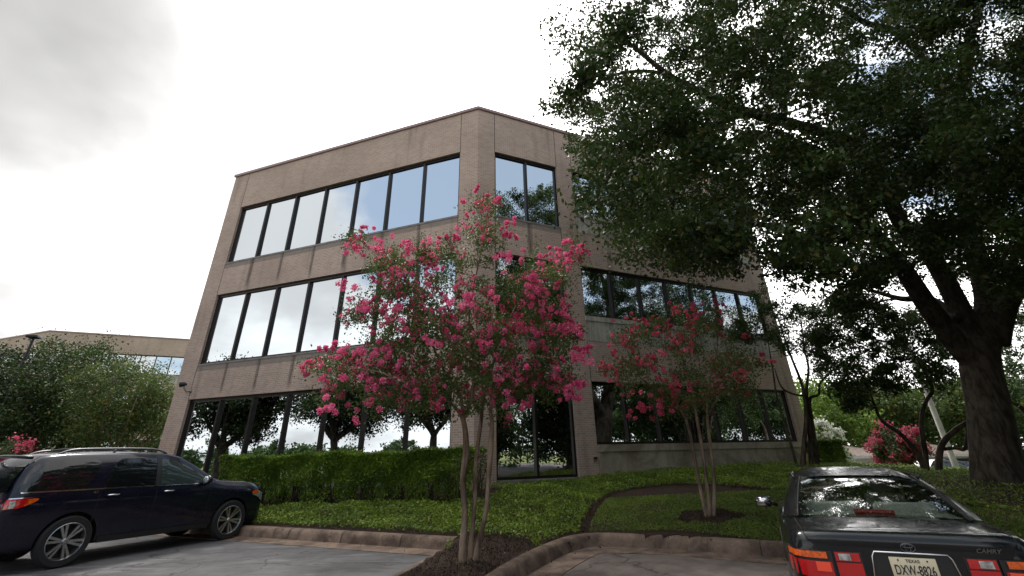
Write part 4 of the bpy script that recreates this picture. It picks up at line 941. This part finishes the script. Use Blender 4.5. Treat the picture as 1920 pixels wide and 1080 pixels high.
def wheel(parent, x, y, z, R, side, split=True, nsp=6, rr=.72):
    w_ = thing('wheel', None, None); w_.parent = parent; w_.location = (x, y, z)
    if side < 0: w_.rotation_euler.z = pi          # the wheel's outer face is at +y
    mb = MB(); W = .115
    mb.lathe([(R * rr, -W), (R * .93, -W), (R * .985, -W * .75), (R, -W * .4), (R, W * .4), (R * .985, W * .75), (R * .93, W), (R * rr, W * .97), (R * rr, -W)], 40)
    mb.build('tyre', M_['tyre'], w_, smooth=True, angle=50)
    mb = MB(); q = R * rr
    mb.lathe([(q, W * .95), (q * .965, W * 1.0), (q * .93, W * .85), (q * .91, W * .2), (q * .9, -W * .8), (q, -W * .9)], 40)
    mb.lathe([(0, W * .78), (q * .10, W * .78), (q * .16, W * .62), (q * .2, W * .3), (0, W * .1)], 20)
    for k in range(nsp):
        a = 2 * pi * k / nsp + .2
        for s in ((-1, 1) if split else (0,)):
            b0, b1 = a + s * .20, a + s * .15
            p0 = Vector((cos(b0) * q * .13, W * .62, sin(b0) * q * .13)); p1 = Vector((cos(b1) * q * .93, W * .78, sin(b1) * q * .93))
            d = (p1 - p0).normalized(); c = d.cross(Vector((0, 1, 0))).normalized(); h0_, h1_ = q * .05, q * .075
            f = [p0 - c * h0_, p1 - c * h1_, p1 + c * h1_, p0 + c * h0_]; dn = Vector((0, -W * .45, 0))
            mb.poly(f); mb.poly([f[0], f[3], f[3] + dn, f[0] + dn]); mb.poly([f[1], f[0], f[0] + dn, f[1] + dn]); mb.poly([f[3], f[2], f[2] + dn, f[3] + dn])
    mb.build('rim', M_['rim'], w_, smooth=True, angle=35)
    mb = MB(); mb.lathe([(0, -W * .2), (q * .88, -W * .2), (q * .9, -W * .1)], 24); mb.build('brake', M_['interior'], w_)
def text(name, s, size, m, parent, loc, rot, depth=.002, sx=1., shear=0.):
    cu = bpy.data.curves.new(name, 'FONT'); cu.body = s; cu.size = size; cu.extrude = depth; cu.align_x = 'CENTER'; cu.align_y = 'CENTER'; cu.shear = shear; cu.offset = size * .012
    o = bpy.data.objects.new(name, cu); col.objects.link(o); dg = bpy.context.evaluated_depsgraph_get(); dg.update()
    me = bpy.data.meshes.new_from_object(o.evaluated_get(dg)); bpy.data.objects.remove(o); me.materials.clear(); me.materials.append(m)
    o = link(bpy.data.objects.new(name, me), parent); o.location = loc; o.rotation_euler = rot; o.scale = (sx, 1, 1); return o

# --- the dark utility vehicle on the left ------------------------------------------------
def suv_side(x, z):      # half width of the upper body at height z
    zb, zr = 1.10, 1.74
    wb = np.interp(x, [0, .3, 1, 3.6, 4.2, 4.9], [.88, .94, .965, .965, .93, .85]); wr = np.interp(x, [0, .5, 2.8, 3.6], [.70, .74, .74, .70])
    f = max(0, min(1, (z - zb) / (zr - zb))); return float(wb * (1 - f) + wr * f + .035 * sin(pi * f))
def suv_ring(w_, zb, zs, zr, wr):
    h = zs - zb; f = max(.0, min(1, (zr - zs) / .55))
    side = [(w_ * .965 * (1 - t) + (w_ * .9 * (1 - f) + wr * f) * t + .035 * sin(pi * t) * f, zs + (zr - .05 - zs) * t) for t in (0, .25, .5, .75, 1)] if True else []
    e = side[-1]
    return [(0, zb), (.80 * w_, zb), (.95 * w_, zb + .05 * h), (.975 * w_, zb + .20 * h), (w_ * .985, zb + .42 * h), (w_ * .995, zb + .62 * h), (w_ * 1.0, zb + .8 * h), (w_ * .99, zb + .93 * h)] + side + [(e[0] * .94, e[1] + .035), (e[0] * .80, e[1] + .055), (e[0] * .4, e[1] + .075), (0, e[1] + .08)]
WB = 3.02; SC = 1.0; ang = radians(64.1); rw_ = Vector((-7.93, 9.406, 0))
XR, XF = 1.02, 1.02 + WB; HWD = .985
# origin: ground point under the rear axle's near wheel, then shift to the car frame
lat = Vector((sin(ang), -cos(ang), 0))      # to the car's right side (towards the camera)
org = rw_ - Vector((cos(ang), sin(ang), 0)) * XR * SC - lat * (HWD - .02) * SC
suv = thing('suv', 'dark navy four door utility vehicle parked nose in at the left kerb', 'car', org, ang, scale=SC)
st = [(0.0, .80, .42, 1.02, 1.04, .6), (.03, .90, .36, 1.06, 1.16, .62), (.10, .935, .33, 1.14, 1.40, .66), (.22, .955, .31, 1.165, 1.62, .70), (.36, .965, .30, 1.175, 1.745, .72), (.7, .98, .30, 1.18, 1.785, .735), (1.4, .99, .29, 1.175, 1.80, .74), (2.0, .99, .28, 1.165, 1.795, .74), (2.45, .99, .28, 1.16, 1.77, .73), (2.75, .99, .28, 1.155, 1.715, .72),
      (3.05, .99, .28, 1.15, 1.57, .71), (3.35, .985, .28, 1.145, 1.385, .74), (3.6, .98, .29, 1.13, 1.235, .78), (3.8, .975, .29, 1.10, 1.185, .8), (4.1, .975, .29, 1.07, 1.155, .8), (4.4, .96, .29, 1.05, 1.14, .8), (4.65, .93, .28, 1.0, 1.10, .75), (4.82, .87, .26, .92, 1.03, .7), (4.91, .80, .26, .83, .94, .6), (4.96, .70, .30, .74, .82, .5)]
body = loft('body', st, M_['paint_suv'], suv, cuts=[(XR, .40), (XF, .40)], ringf=suv_ring, inner=M_['plastic'], cut_r=.435, hw=.98)
def suv_patch(name, xs, zlo, zhi, m, off=.006, s=-1, nz=5, parent=None):
    mb = MB(); P = []
    for x, a, b in zip(xs, zlo, zhi):
        P.append([(x, s * (suv_surf(x, a + (b - a) * k / nz) + off), a + (b - a) * k / nz) for k in range(nz + 1)])
    mb.grid(P, flip=(s > 0)); return mb.build(name, m, parent or suv, smooth=True)
STA = np.array([list(r) for r in st])
def suv_surf(x, z):
    r = [float(np.interp(x, STA[:, 0], STA[:, k])) for k in range(1, 6)]; g = suv_ring(*r)
    ys = [p[0] for p in g[2:]]; zs = [p[1] for p in g[2:]]; return float(np.interp(z, zs, ys))
def curve_xs(pl, n=26):      # pl: (x, lo, hi) key columns
    xs = np.linspace(pl[0][0], pl[-1][0], n); return xs, np.interp(xs, [p[0] for p in pl], [p[1] for p in pl]), np.interp(xs, [p[0] for p in pl], [p[2] for p in pl])
GW = [('quarter_glass', [(.15, 1.20, 1.21), (.22, 1.20, 1.46), (.30, 1.20, 1.60), (.45, 1.195, 1.665), (.9, 1.195, 1.685), (1.02, 1.195, 1.69), (1.06, 1.21, 1.69), (1.14, 1.33, 1.685), (1.24, 1.57, 1.64)], 'tint'),
      ('rear_door_glass', [(1.33, 1.19, 1.20), (1.37, 1.19, 1.30), (1.47, 1.19, 1.58), (1.56, 1.19, 1.66), (1.64, 1.19, 1.69), (2.24, 1.185, 1.68)], 'tint'),
      ('front_door_glass', [(2.34, 1.185, 1.67), (2.6, 1.185, 1.63), (2.85, 1.18, 1.54), (3.1, 1.18, 1.40), (3.28, 1.175, 1.29), (3.38, 1.175, 1.20)], 'tint_front')]
for s in (-1, 1):
    for nme, pl, mm in GW: suv_patch(nme, *curve_xs(pl), M_[mm], s=s)
    xs, lo, hi = curve_xs([(.18, 1.172, 1.192), (1.6, 1.168, 1.188), (3.40, 1.155, 1.174)], 40); suv_patch('window_trim', xs, lo, hi, M_['chrome'], .010, s, 1)
    xs, lo, hi = curve_xs([(2.245, 1.175, 1.685), (2.335, 1.175, 1.675)], 3); suv_patch('door_pillar', xs, lo, hi, M_['plastic'], .007, s)
    # seams
    for x0 in (1.30, 2.29, 3.42):
        xs, lo, hi = np.array([x0, x0 + .012]), np.array([.42, .42]), np.array([1.09, 1.09]); suv_patch('door_seam', xs, lo, hi, M_['gap'], .0035, s, 8)
    xs, lo, hi = curve_xs([(1.5, .30, .40), (3.55, .30, .40)], 20); suv_patch('rocker_panel', xs, lo, hi, M_['plastic'], .012, s, 2)
    xs, lo, hi = curve_xs([(1.55, .62, .63), (3.4, .60, .61)], 20); suv_patch('body_crease', xs, lo, hi, M_['paint_suv'], .006, s, 1)
    # tail lamp wrapping the corner
    xs, lo, hi = curve_xs([(.02, .95, 1.09), (.2, .955, 1.10), (.30, .99, 1.105)], 10); suv_patch('tail_lamp', xs, lo, hi, M_['lamp_red'], .012, s)
    xs, lo, hi = curve_xs([(.27, .985, 1.08), (.36, 1.02, 1.09), (.43, 1.06, 1.09)], 8); suv_patch('side_marker', xs, lo, hi, M_['lamp_orange'], .012, s)
    xs, lo, hi = curve_xs([(.02, 1.095, 1.11), (.50, 1.105, 1.115)], 14); suv_patch('lamp_trim', xs, lo, hi, M_['chrome'], .013, s, 1)
    xs, lo, hi = curve_xs([(.08, .96, 1.07), (.15, .965, 1.07)], 4); suv_patch('reversing_lamp', xs, lo, hi, M_['lamp_clear'], .016, s)
    xs, lo, hi = curve_xs([(4.52, .86, .93), (4.65, .82, .96), (4.80, .74, .90), (4.9, .70, .82)], 10); suv_patch('headlamp', xs, lo, hi, M_['lamp_clear'], .012, s)
    xs, lo, hi = curve_xs([(4.50, .89, .92), (4.58, .86, .96), (4.65, .87, .95)], 6); suv_patch('turn_lamp', xs, lo, hi, M_['lamp_orange'], .018, s)
    for xh in (1.53, 2.53):     # door handles
        mb = MB(); y = s * (suv_surf(xh, .985) + .03); zh = 1.065
        mb.tube([(xh - .1, y - s * .03, zh), (xh - .08, y, zh), (xh + .08, y, zh), (xh + .1, y - s * .03, zh)], .014, 8); mb.build('door_handle', M_['chrome'], suv, smooth=True)
    mr = MB(); yb = s * suv_surf(3.2, 1.14)
    mr.ball((3.25, yb + s * .13, 1.235), (.075, .115, .085), 14, 10); mr.tube([(3.30, yb - s * .02, 1.14), (3.27, yb + s * .08, 1.19)], .03, 8)
    mo = mr.build('door_mirror', M_['paint_suv'], suv, smooth=True)
    mb = MB(); mb.ball((3.195, yb + s * .13, 1.235), (.03, .095, .065), 12, 8); mb.build('mirror_glass', M_['lamp_clear'], mo, smooth=True)
    rl = MB(); rl.tube(smooth_path([(.62, s * .60, 1.77), (.78, s * .60, 1.835), (1.1, s * .605, 1.86), (2.0, s * .60, 1.865), (2.3, s * .595, 1.84), (2.5, s * .59, 1.775)], 4), .019, 8); rl.tube([(1.5, s * .605, 1.79), (1.5, s * .605, 1.86)], .02, 6)
    rl.build('roof_rail', M_['satin'], suv, smooth=True)
    wheel(suv, XR, s * .875, .39, .39, s); wheel(suv, XF, s * .875, .39, .39, s)
    text('badge', 'SLT', .045, M_['chrome'], suv, (1.24, s * (suv_surf(1.24, 1.13) + .004), 1.13), (pi / 2, 0, 0 if s < 0 else pi))
mb = MB()
for x in (.95, 2.05): mb = MB(); mb.tube([(x, -.6, 1.858), (x, 0, 1.87), (x, .6, 1.858)], .016, 8); mb.build('roof_bar', M_['black_metal'], suv, smooth=True)
mb = MB(); mb.grid([[(np.interp(z, [1.04, 1.16, 1.40, 1.62, 1.745], [0, .03, .10, .22, .36]) - .012, y * np.interp(z, [1.1, 1.7], [.84, .64]), z) for z in np.linspace(1.20, 1.64, 8)] for y in np.linspace(-1, 1, 12)], flip=False)
mb.build('rear_window', M_['tint'], suv, smooth=True)
mb = MB(); mb.tube(smooth_path([(.26, -.66, 1.72), (.10, -.55, 1.735), (.08, 0, 1.75), (.10, .55, 1.735), (.26, .66, 1.72)], 4), .028, 8); mb.build('rear_spoiler', M_['paint_suv'], suv, smooth=True)
mb = MB(); mb.tube([(.0, -.25, 1.14), (-.02, 0, 1.17), (.0, .1, 1.2)], .012, 6); mb.build('rear_wiper', M_['plastic'], suv)
mb = MB(); mb.box(-.02, .02, -.16, .16, .80, .92); mb.build('number_plate', M_['plate'], suv)
mb = MB(); mb.grid([[(np.interp(z, [1.235, 1.385, 1.57, 1.715], [3.6, 3.35, 3.05, 2.75]) + .012, y * np.interp(z, [1.17, 1.7], [.76, .62]), z) for z in np.linspace(1.25, 1.70, 8)] for y in np.linspace(-1, 1, 12)], flip=True)
mb.build('windscreen', M_['tint_front'], suv, smooth=True)

# --- the dark saloon on the right ----------------------------------------------------------
pc = at(1704, 1060, 1); dpt = None
sang = radians(64.2)
ds = Vector((cos(sang), sin(sang), 0)); ls = Vector((sin(sang), -cos(sang), 0))
PZ = .79
sorg = Vector((2.98, 4.24, 0))
sedan = thing('sedan', 'black four door saloon seen from behind with red and orange tail lamps', 'car', sorg, sang, scale=.94)
st2 = [(-.02, .66, .42, .93, .0), (.0, .76, .36, .975, .005), (.04, .82, .33, 1.005, .012), (.12, .85, .30, 1.02, .018), (.3, .872, .28, 1.025, .022), (.6, .885, .27, 1.03, .03), (.9, .89, .26, 1.03, .04), (1.4, .892, .25, 1.0, .03), (2.2, .892, .25, .985, .02), (3.0, .89, .25, .965, .02), (3.6, .885, .25, .95, .04), (4.0, .87, .25, .91, .05), (4.4, .82, .24, .83, .05), (4.62, .74, .25, .74, .03), (4.72, .62, .3, .64, .0)]
loft('body', st2, M_['paint_sedan'], sedan, cuts=[(.98, .32), (3.65, .32)], inner=M_['plastic'], cut_r=.345, hw=.88)
S2 = np.array([list(r) for r in st2])
def sd_surf(x, z):
    r = [float(np.interp(x, S2[:, 0], S2[:, k])) for k in range(1, 5)]; g = car_ring(*r)[2:9]; return float(np.interp(z, [p[1] for p in g], [p[0] for p in g]))
def bow(y, w_): return 1 - (y / w_) ** 2
def sheet(name, rowf, m, parent, ny=12, nz=6, thick=False, flip=False):
    mb = MB(); mb.grid([[rowf(-1 + 2 * i / ny, j / nz) for j in range(nz + 1)] for i in range(ny + 1)], flip=flip); return mb.build(name, m, parent, smooth=True)
RG = lambda u, v: Vector((.80 + .92 * v - .10 * (1 - u * u), u * (.70 + (.545 - .70) * v), 1.045 + .32 * v + .02 * (1 - u * u) + .045 * sin(pi * v) * .6))
sheet('rear_window', RG, M_['glass'], sedan, 14, 8)
WS = lambda u, v: Vector((3.62 - .85 * v + .12 * (1 - u * u), u * (.72 + (.55 - .72) * v), .985 + .375 * v + .02 * (1 - u * u) + .03 * sin(pi * v)))
sheet('windscreen', WS, M_['glass'], sedan, 14, 8, flip=True)
roofx = lambda v: 1.66 + v * 1.18
def RF(u, v):
    x = roofx(v) - (.10 * (1 - u * u) * (1 - v)) + .12 * (1 - u * u) * v; e = abs(u)
    return Vector((x, u * .605, 1.362 + .085 * sin(pi * (.06 + .84 * v)) - .016 + .026 * (1 - u ** 2) - .07 * (max(0, e - .6) / .4) ** 2))
rf = MB(); rf.grid([[RF(-1 + 2 * i / 16, j / 12) for j in range(13)] for i in range(17)]); rf.grid([[RF(-1 + 2 * i / 16, j / 12) - Vector((0, 0, .03)) for j in range(13)] for i in range(17)], mi=1, flip=True)
rf.build('roof', [M_['paint_sedan'], M_['seat']], sedan, smooth=True)
for s in (-1, 1):
    # C pillar: from the rear glass edge round to the side window
    P = []
    for j in range(9):
        v = j / 8; a = RG(s, v); b = Vector((1.28 + .62 * v, s * (.845 + (.60 - .845) * v + .03 * sin(pi * v)), 1.0 + .345 * v)); mid = (a + b) / 2 + Vector((-.05, s * .05, .01)) * (1 - v * .4)
        P.append([a, a * .72 + mid * .28 + Vector((0, s * .004, .004)), mid, b * .6 + mid * .4, b])
    mb = MB(); mb.grid(P, flip=(s > 0)); mb.grid([[q - Vector((-.02, s * .03, .0)) for q in r] for r in P], mi=1, flip=(s < 0)); mb.build('rear_pillar', [M_['paint_sedan'], M_['interior']], sedan, smooth=True)
    mb = MB(); mb.tube([RG(s, v / 8) + Vector((-.003, 0, .006)) for v in range(9)], .010, 6); mb.build('window_seal', M_['plastic'], sedan, smooth=True)
    mb = MB(); mb.tube([WS(s, v / 8) for v in range(9)], .03, 6); mb.build('front_pillar', M_['paint_sedan'], sedan, smooth=True)
    top = lambda x: Vector((x, s * .603, 1.352)); bot = lambda x: Vector((x, s * (sd_surf(x, .96) - .05), .99))
    mb = MB(); mb.grid([[bot(x) + (Vector((tx, s * .603, tz)) - bot(x)) * (k / 4) + Vector((0, s * .03 * sin(pi * k / 4), 0)) for k in range(5)] for x, tx, tz in ((1.30, 1.9, 1.34), (1.7, 2.02, 1.352), (2.2, 2.22, 1.352), (2.6, 2.5, 1.352), (3.0, 2.74, 1.345), (3.55, 2.84, 1.33))], flip=(s > 0)); mb.build('side_window', M_['tint'], sedan, smooth=True)
    mb = MB(); x = 2.26; mb.grid([[bot(x + d) + (top(x + d) - bot(x + d)) * (k / 4) + Vector((0, s * (.03 * sin(pi * k / 4) + .006), 0)) for k in range(5)] for d in (-.03, .03)], flip=(s > 0)); mb.build('door_pillar', M_['plastic'], sedan)
    mb = MB(); mb.tube([(1.72, s * .61, 1.36), (2.3, s * .607, 1.385), (2.82, s * .605, 1.355)], .016, 6); mb.build('roof_gutter', M_['plastic'], sedan, smooth=True)
    mr = MB(); mr.box(2.98, 3.08, min(s * .93, s * 1.13), max(s * .93, s * 1.13), .93, 1.065); mr.tube([(3.06, s * .85, .95), (3.03, s * .93, .98)], .022, 8); mo = mr.build('door_mirror', M_['paint_sedan'], sedan, bevel=.02)
    mb = MB(); mb.box(2.974, 2.98, min(s * .945, s * 1.115), max(s * .945, s * 1.115), .945, 1.05); mb.build('mirror_glass', M_['chrome'], mo, smooth=True)
    wheel(sedan, .98, s * .79, .315, .315, s, nsp=7, split=False); wheel(sedan, 3.65, s * .79, .315, .315, s, nsp=7, split=False)
    # tail lamps follow the rear corner: u runs from the lid out and round the side
    def corner(y, z):      # rear face x at lateral y
        return float(np.interp(abs(y), [0, .5, .66, .76, .82, .85, .872], [-.045, -.045, -.03, -.0, .06, .15, .32])) + .03 * max(0, (z - .84)) * 1.5
    def lamp(name, y0, y1, z0, z1, m, off=.0, skew=0.):
        mb = MB(); P = []
        for i in range(9):
            y = y0 + (y1 - y0) * i / 8
            P.append([(corner(y, z0 + (z1 - z0) * k / 3) - .012 - off, s * (y - skew * k / 3 + .004 * (y > .8)), z0 + (z1 - z0) * k / 3) for k in range(4)])
        mb.grid(P, flip=(s < 0)); e = [(p[0][0] + .05, p[0][1], p[0][2]) for p in P]; mb.grid([[a, b[0]] for a, b in zip(e, P)], flip=(s < 0))
        e2 = [(p[3][0] + .05, p[3][1], p[3][2]) for p in P]; mb.grid([[b[3], a] for a, b in zip(e2, P)], flip=(s < 0))
        return mb.build(name, m, sedan, smooth=True, angle=40)
    lamp('lamp_housing', .545, .868, .68, .878, M_['plastic'], -.006)
    lamp('lamp_housing', .335, .53, .68, .882, M_['plastic'], -.006)
    lamp('turn_lamp', .585, .858, .826, .872, M_['lamp_orange'], .006)
    lamp('tail_lamp', .56, .866, .69, .804, M_['lamp_red'], .004)
    lamp('brake_lamp', .575, .68, .735, .80, M_['lamp_bright'], .012)
    lamp('inner_lamp', .35, .525, .815, .876, M_['lamp_red'], .004)
    lamp('reversing_lamp', .415, .50, .823, .868, M_['lamp_clear'], .010)
    lamp('inner_lamp', .345, .525, .69, .806, M_['lamp_red'], .003)
    # lid seam
    mb = MB(); mb.tube([(-.02, s * .70, .95), (.03, s * .715, 1.0), (.1, s * .72, 1.022), (.3, s * .735, 1.034), (.7, s * .74, 1.046)], .004, 5); mb.build('boot_seam', M_['gap'], sedan)
# rear face of the boot lid with plate recess
mb = MB(); mb.grid([[(-.048 + (.035 if z > .95 else 0) + max(0, z - .95) * .35 + (abs(u) ** 6) * .05, u * .70, z) for z in (.62, .70, .80, .90, .93, .95, .965)] for u in np.linspace(-1, 1, 25)], flip=False)
mb.build('boot_lid', M_['paint_sedan'], sedan, smooth=True)
mb = MB(); mb.grid([[(a + .06 * abs(y / .71) ** 6, y, z - .012 * abs(y / .71) ** 4) for a, z in ((.16, 1.036), (.06, 1.036), (.0, 1.030), (-.035, 1.014), (-.052, .985), (-.054, .955), (-.048, .92))] for y in np.linspace(-.71, .71, 25)], flip=True)
lip = mb.build('boot_lip', M_['paint_sedan'], sedan, smooth=True)
for s in (1,):
    w_, h_ = .255, .105; pts = [(-.062, -w_ * 1.18, PZ - .16), (-.062, -w_ * 1.02, PZ + h_ - .03), (-.062, -w_ * .94, PZ + h_), (-.062, w_ * .94, PZ + h_), (-.062, w_ * 1.02, PZ + h_ - .03), (-.062, w_ * 1.18, PZ - .16)]
    mb = MB(); mb.tube(pts, .0065, 8); mb.build('plate_surround', M_['chrome'], sedan, smooth=True)
    mb = MB(); mb.poly([(-.052, p[1], p[2]) for p in pts]); mb.build('plate_recess', M_['plastic'], sedan)
mb = MB(); mb.box(-.066, -.058, -.1525, .1525, PZ - .076, PZ + .076); pl = mb.build('number_plate', M_['plate'], sedan, bevel=.004)
rot = (pi / 2, 0, -pi / 2)
text('lettering', 'TEXAS', .030, M_['ink'], pl, (-.0675, 0, PZ + .052), rot, .001, 1.05)
text('registration', 'DXW-8826', .092, M_['ink'], pl, (-.0675, 0, PZ - .012), rot, .001, .60)
for y in (-.095, .095):
    mb = MB(); mb.tube([(-.0665, y, PZ + .057), (-.070, y, PZ + .057)], .006, 10); mb.build('plate_screw', M_['ink'], pl)
mb = MB()
def ell(cx, cz, a, b, r=.0035, n=24): mb.tube([(-.060, cx + a * cos(q), cz + b * sin(q)) for q in np.linspace(0, 2 * pi, n)], r, 6, cap=False)
ell(0, .932, .048, .030); ell(0, .932, .018, .029); ell(0, .944, .034, .012); mb.build('emblem', M_['dim_chrome'], sedan, smooth=True)
text('badge', 'CAMRY', .040, M_['dim_chrome'], sedan, (-.053, -.50, .932), rot, .002, 1.1, .3)
mb = MB(); mb.grid([[(-.06 + .02 * abs(u) ** 4 + (.10 if abs(u) > .97 else 0), u * .86, z) for z in (.34, .42, .50, .60, .655)] for u in np.linspace(-1, 1, 17)]); mb.grid([[(-.06 + .02 * abs(u) ** 4 + (.10 if abs(u) > .97 else 0) + d, u * .86, .655) for d in (0, .06)] for u in np.linspace(-1, 1, 17)]); mb.build('rear_bumper', M_['paint_sedan'], sedan, smooth=True, angle=40)
# cabin seen through the rear glass
mb = MB(); mb.grid([[(x, y, 1.052) for x in (.86, 1.55)] for y in (-.66, .66)], flip=True); mb.build('parcel_shelf', M_['shelf'], sedan)
for y0, y1 in ((-.60, -.06), (.06, .60)):
    mb = MB(); mb.box(1.34, 1.50, y0, y1, .95, 1.135); mb.build('rear_seat', M_['seat'], sedan, bevel=.04)
    mb = MB(); c = (y0 + y1) / 2; mb.box(2.30, 2.42, c - .2, c + .2, .95, 1.16); mb.build('front_seat', M_['seat'], sedan, bevel=.04)
    mb = MB(); mb.box(2.32, 2.41, c - .12, c + .12, 1.18, 1.33); mb.build('headrest', M_['seat'], sedan, bevel=.035)
mb = MB(); mb.box(1.02, 1.12, -.17, .17, 1.055, 1.095); mb.build('high_brake_lamp', M_['lamp_red'], sedan, bevel=.01)

# --- things far off on the right and left --------------------------------------------------------
M_['house_wall'] = simple('house_wall', (.55, .53, .48), .8, var=.06); M_['shingle'] = simple('shingle', (.16, .12, .10), .9, var=.3, scale=6)
M_['house_dark'] = simple('dark_opening', (.03, .028, .026), .7); M_['pole'] = simple('pole_concrete', (.38, .36, .34), .85, var=.2, scale=2)
def house(label, px0, px1, Y, ztop, roofh, face, depth=9, door=None):
    a, b = at(px0, 866, Y), at(px1, 866, Y); L = (b - a).length; z0 = H(a.x, a.y) - .1
    t = thing('house', label, 'house', (a.x, a.y, z0), math.atan2(b.y - a.y, b.x - a.x)); hw = ztop - z0
    mb = MB(); mb.box(0, L, 0, depth, 0, hw); mb.build('wall', face, t)
    mb = MB(); o = .5; e0, e1 = hw - .04, hw + roofh
    A_ = [(-o, -o, e0), (L + o, -o, e0), (L + o, depth + o, e0), (-o, depth + o, e0)]; R_ = [(depth * .4, depth / 2, e1), (L - depth * .4, depth / 2, e1)] if L > depth else [(L * .45, depth / 2, e1), (L * .55, depth / 2, e1)]
    mb.poly([A_[0], A_[1], R_[1], R_[0]]); mb.poly([A_[2], A_[3], R_[0], R_[1]]); mb.poly([A_[1], A_[2], R_[1]]); mb.poly([A_[3], A_[0], R_[0]]); mb.poly(A_[::-1])
    mb.build('roof', M_['shingle'], t)
    mb = MB(); mb.box(-o, L + o, -o - .03, -o - .005, e0 - .16, e0 + .02); mb.build('fascia', M_['house_wall'], t)
    mb = MB(); d0, d1 = door or (.6, 2.6); mb.box(d0, d1, -.03, .02, .05, hw * .82); mb.build('door', M_['house_dark'], t)
    return t
house('low pale house with a brown roof left of the pink bush', 1585, 1690, 36, 1.05, .8, M_['house_wall'], door=(2.6, 3.4))
house('white walled house with a brown hipped roof behind the grey pole', 1735, 1832, 38, 1.0, 1.1, M_['house_wall'], door=(.3, 3.4))
p = at(1792, 874, 30); up_pole = thing('utility_pole', 'tall pale grey utility pole between the bush and the oak trunk', 'pole', (p.x, p.y, H(p.x, p.y) - .2))
mb = MB(); mb.tube([(0, 0, 0), (0, 0, 10.5)], [.165, .11], 12); mb.build('pole', M_['pole'], up_pole, smooth=True, angle=60)
mb = MB(); mb.box(-1.1, 1.1, -.06, .06, 9.6, 9.75); mb.build('cross_arm', M_['dark_bark'], up_pole)
def far_car(label, px, Y, paintm, rz=0.):
    p = at(px, 874, Y); t = thing('parked_car', label, 'car', (p.x, p.y, H(p.x, p.y)), rz)
    o = loft('body', [(0, .7, .3, .8, .0), (.1, .82, .26, .95, .01), (.8, .88, .24, 1.0, .02), (2.2, .9, .24, .98, .02), (3.4, .88, .24, .93, .03), (4.1, .82, .24, .82, .03), (4.35, .66, .3, .65, 0)], paintm, t, sub=1)
    mb = MB(); mb.grid([[(x, y * w_, z) for x, w_, z in ((.55, .8, .98), (1.15, .62, 1.36), (1.8, .6, 1.42), (2.4, .6, 1.38), (3.2, .8, .95))] for y in (-1, -.5, 0, .5, 1)]); mb.build('roof', paintm, t, smooth=True)
    for s in (-1, 1):
        mb = MB(); mb.poly([(.62, s * .80, .985), (3.1, s * .80, .96), (2.38, s * .605, 1.36), (1.8, s * .605, 1.40), (1.18, s * .625, 1.34)]); mb.build('side_window', M_['tint'], t)
        for x in (.85, 3.3):
            mb = MB(); T = Matrix.Translation((x, s * .82, .31)); mb.lathe([(0, -.1), (.31, -.1), (.31, .1), (.2, .105), (0, .09)], 20, T); mb.build('wheel', M_['tyre'], t)
M_['white_paint'] = paint('white_paint', (.6, .6, .6), 0.); M_['silver_paint'] = paint('silver_paint', (.4, .41, .43), .6)
far_car('white parked car glimpsed behind the sedan roof below the pink bush', 1703, 31, M_['white_paint'], .1)
far_car('silver parked car just right of the white one behind the crooked stems', 1738, 33, M_['silver_paint'], .1)
# street and far lawn on the right
mb = MB(); P = []
for x in np.linspace(14, 120, 30): P.append([(x, y, float(hgt(np.array([x]), np.array([y]))[0]) + .03) for y in (30.5, 33, 36.5)])
mb.grid(P, flip=True); M_['road'] = simple('street_asphalt', (.22, .21, .2), .9, var=.2, scale=1); tag(mb.build('road', M_['road'], smooth=True), 'pale street running past the houses', None, kind='structure')
def lot_lamp(label, x, y, h, rz):
    t = thing('street_lamp', label, 'lamp post', (x, y, .0), rz)
    mb = MB(); mb.tube([(0, 0, 0), (0, 0, h)], [.09, .06], 10); mb.build('pole', M_['black_metal'] if h < 10 else M_['pole'], t, smooth=True, angle=60)
    mb = MB(); mb.box(-.26, .26, -.26, .26, h - .02, h + .12); mb.build('lamp_head', M_['black_metal'], t, bevel=.03)
p = at(65, 630, 24); lot_lamp('dark square headed car park lamp above the left hand trees', p.x, p.y, p.z - .1, .3)
lot_lamp('pale car park lamp post mirrored in the left windows', -32, 3.0, 11, .3)
lot_lamp('second pale lamp post mirrored in the middle windows', -24, -5.5, 11, .8)
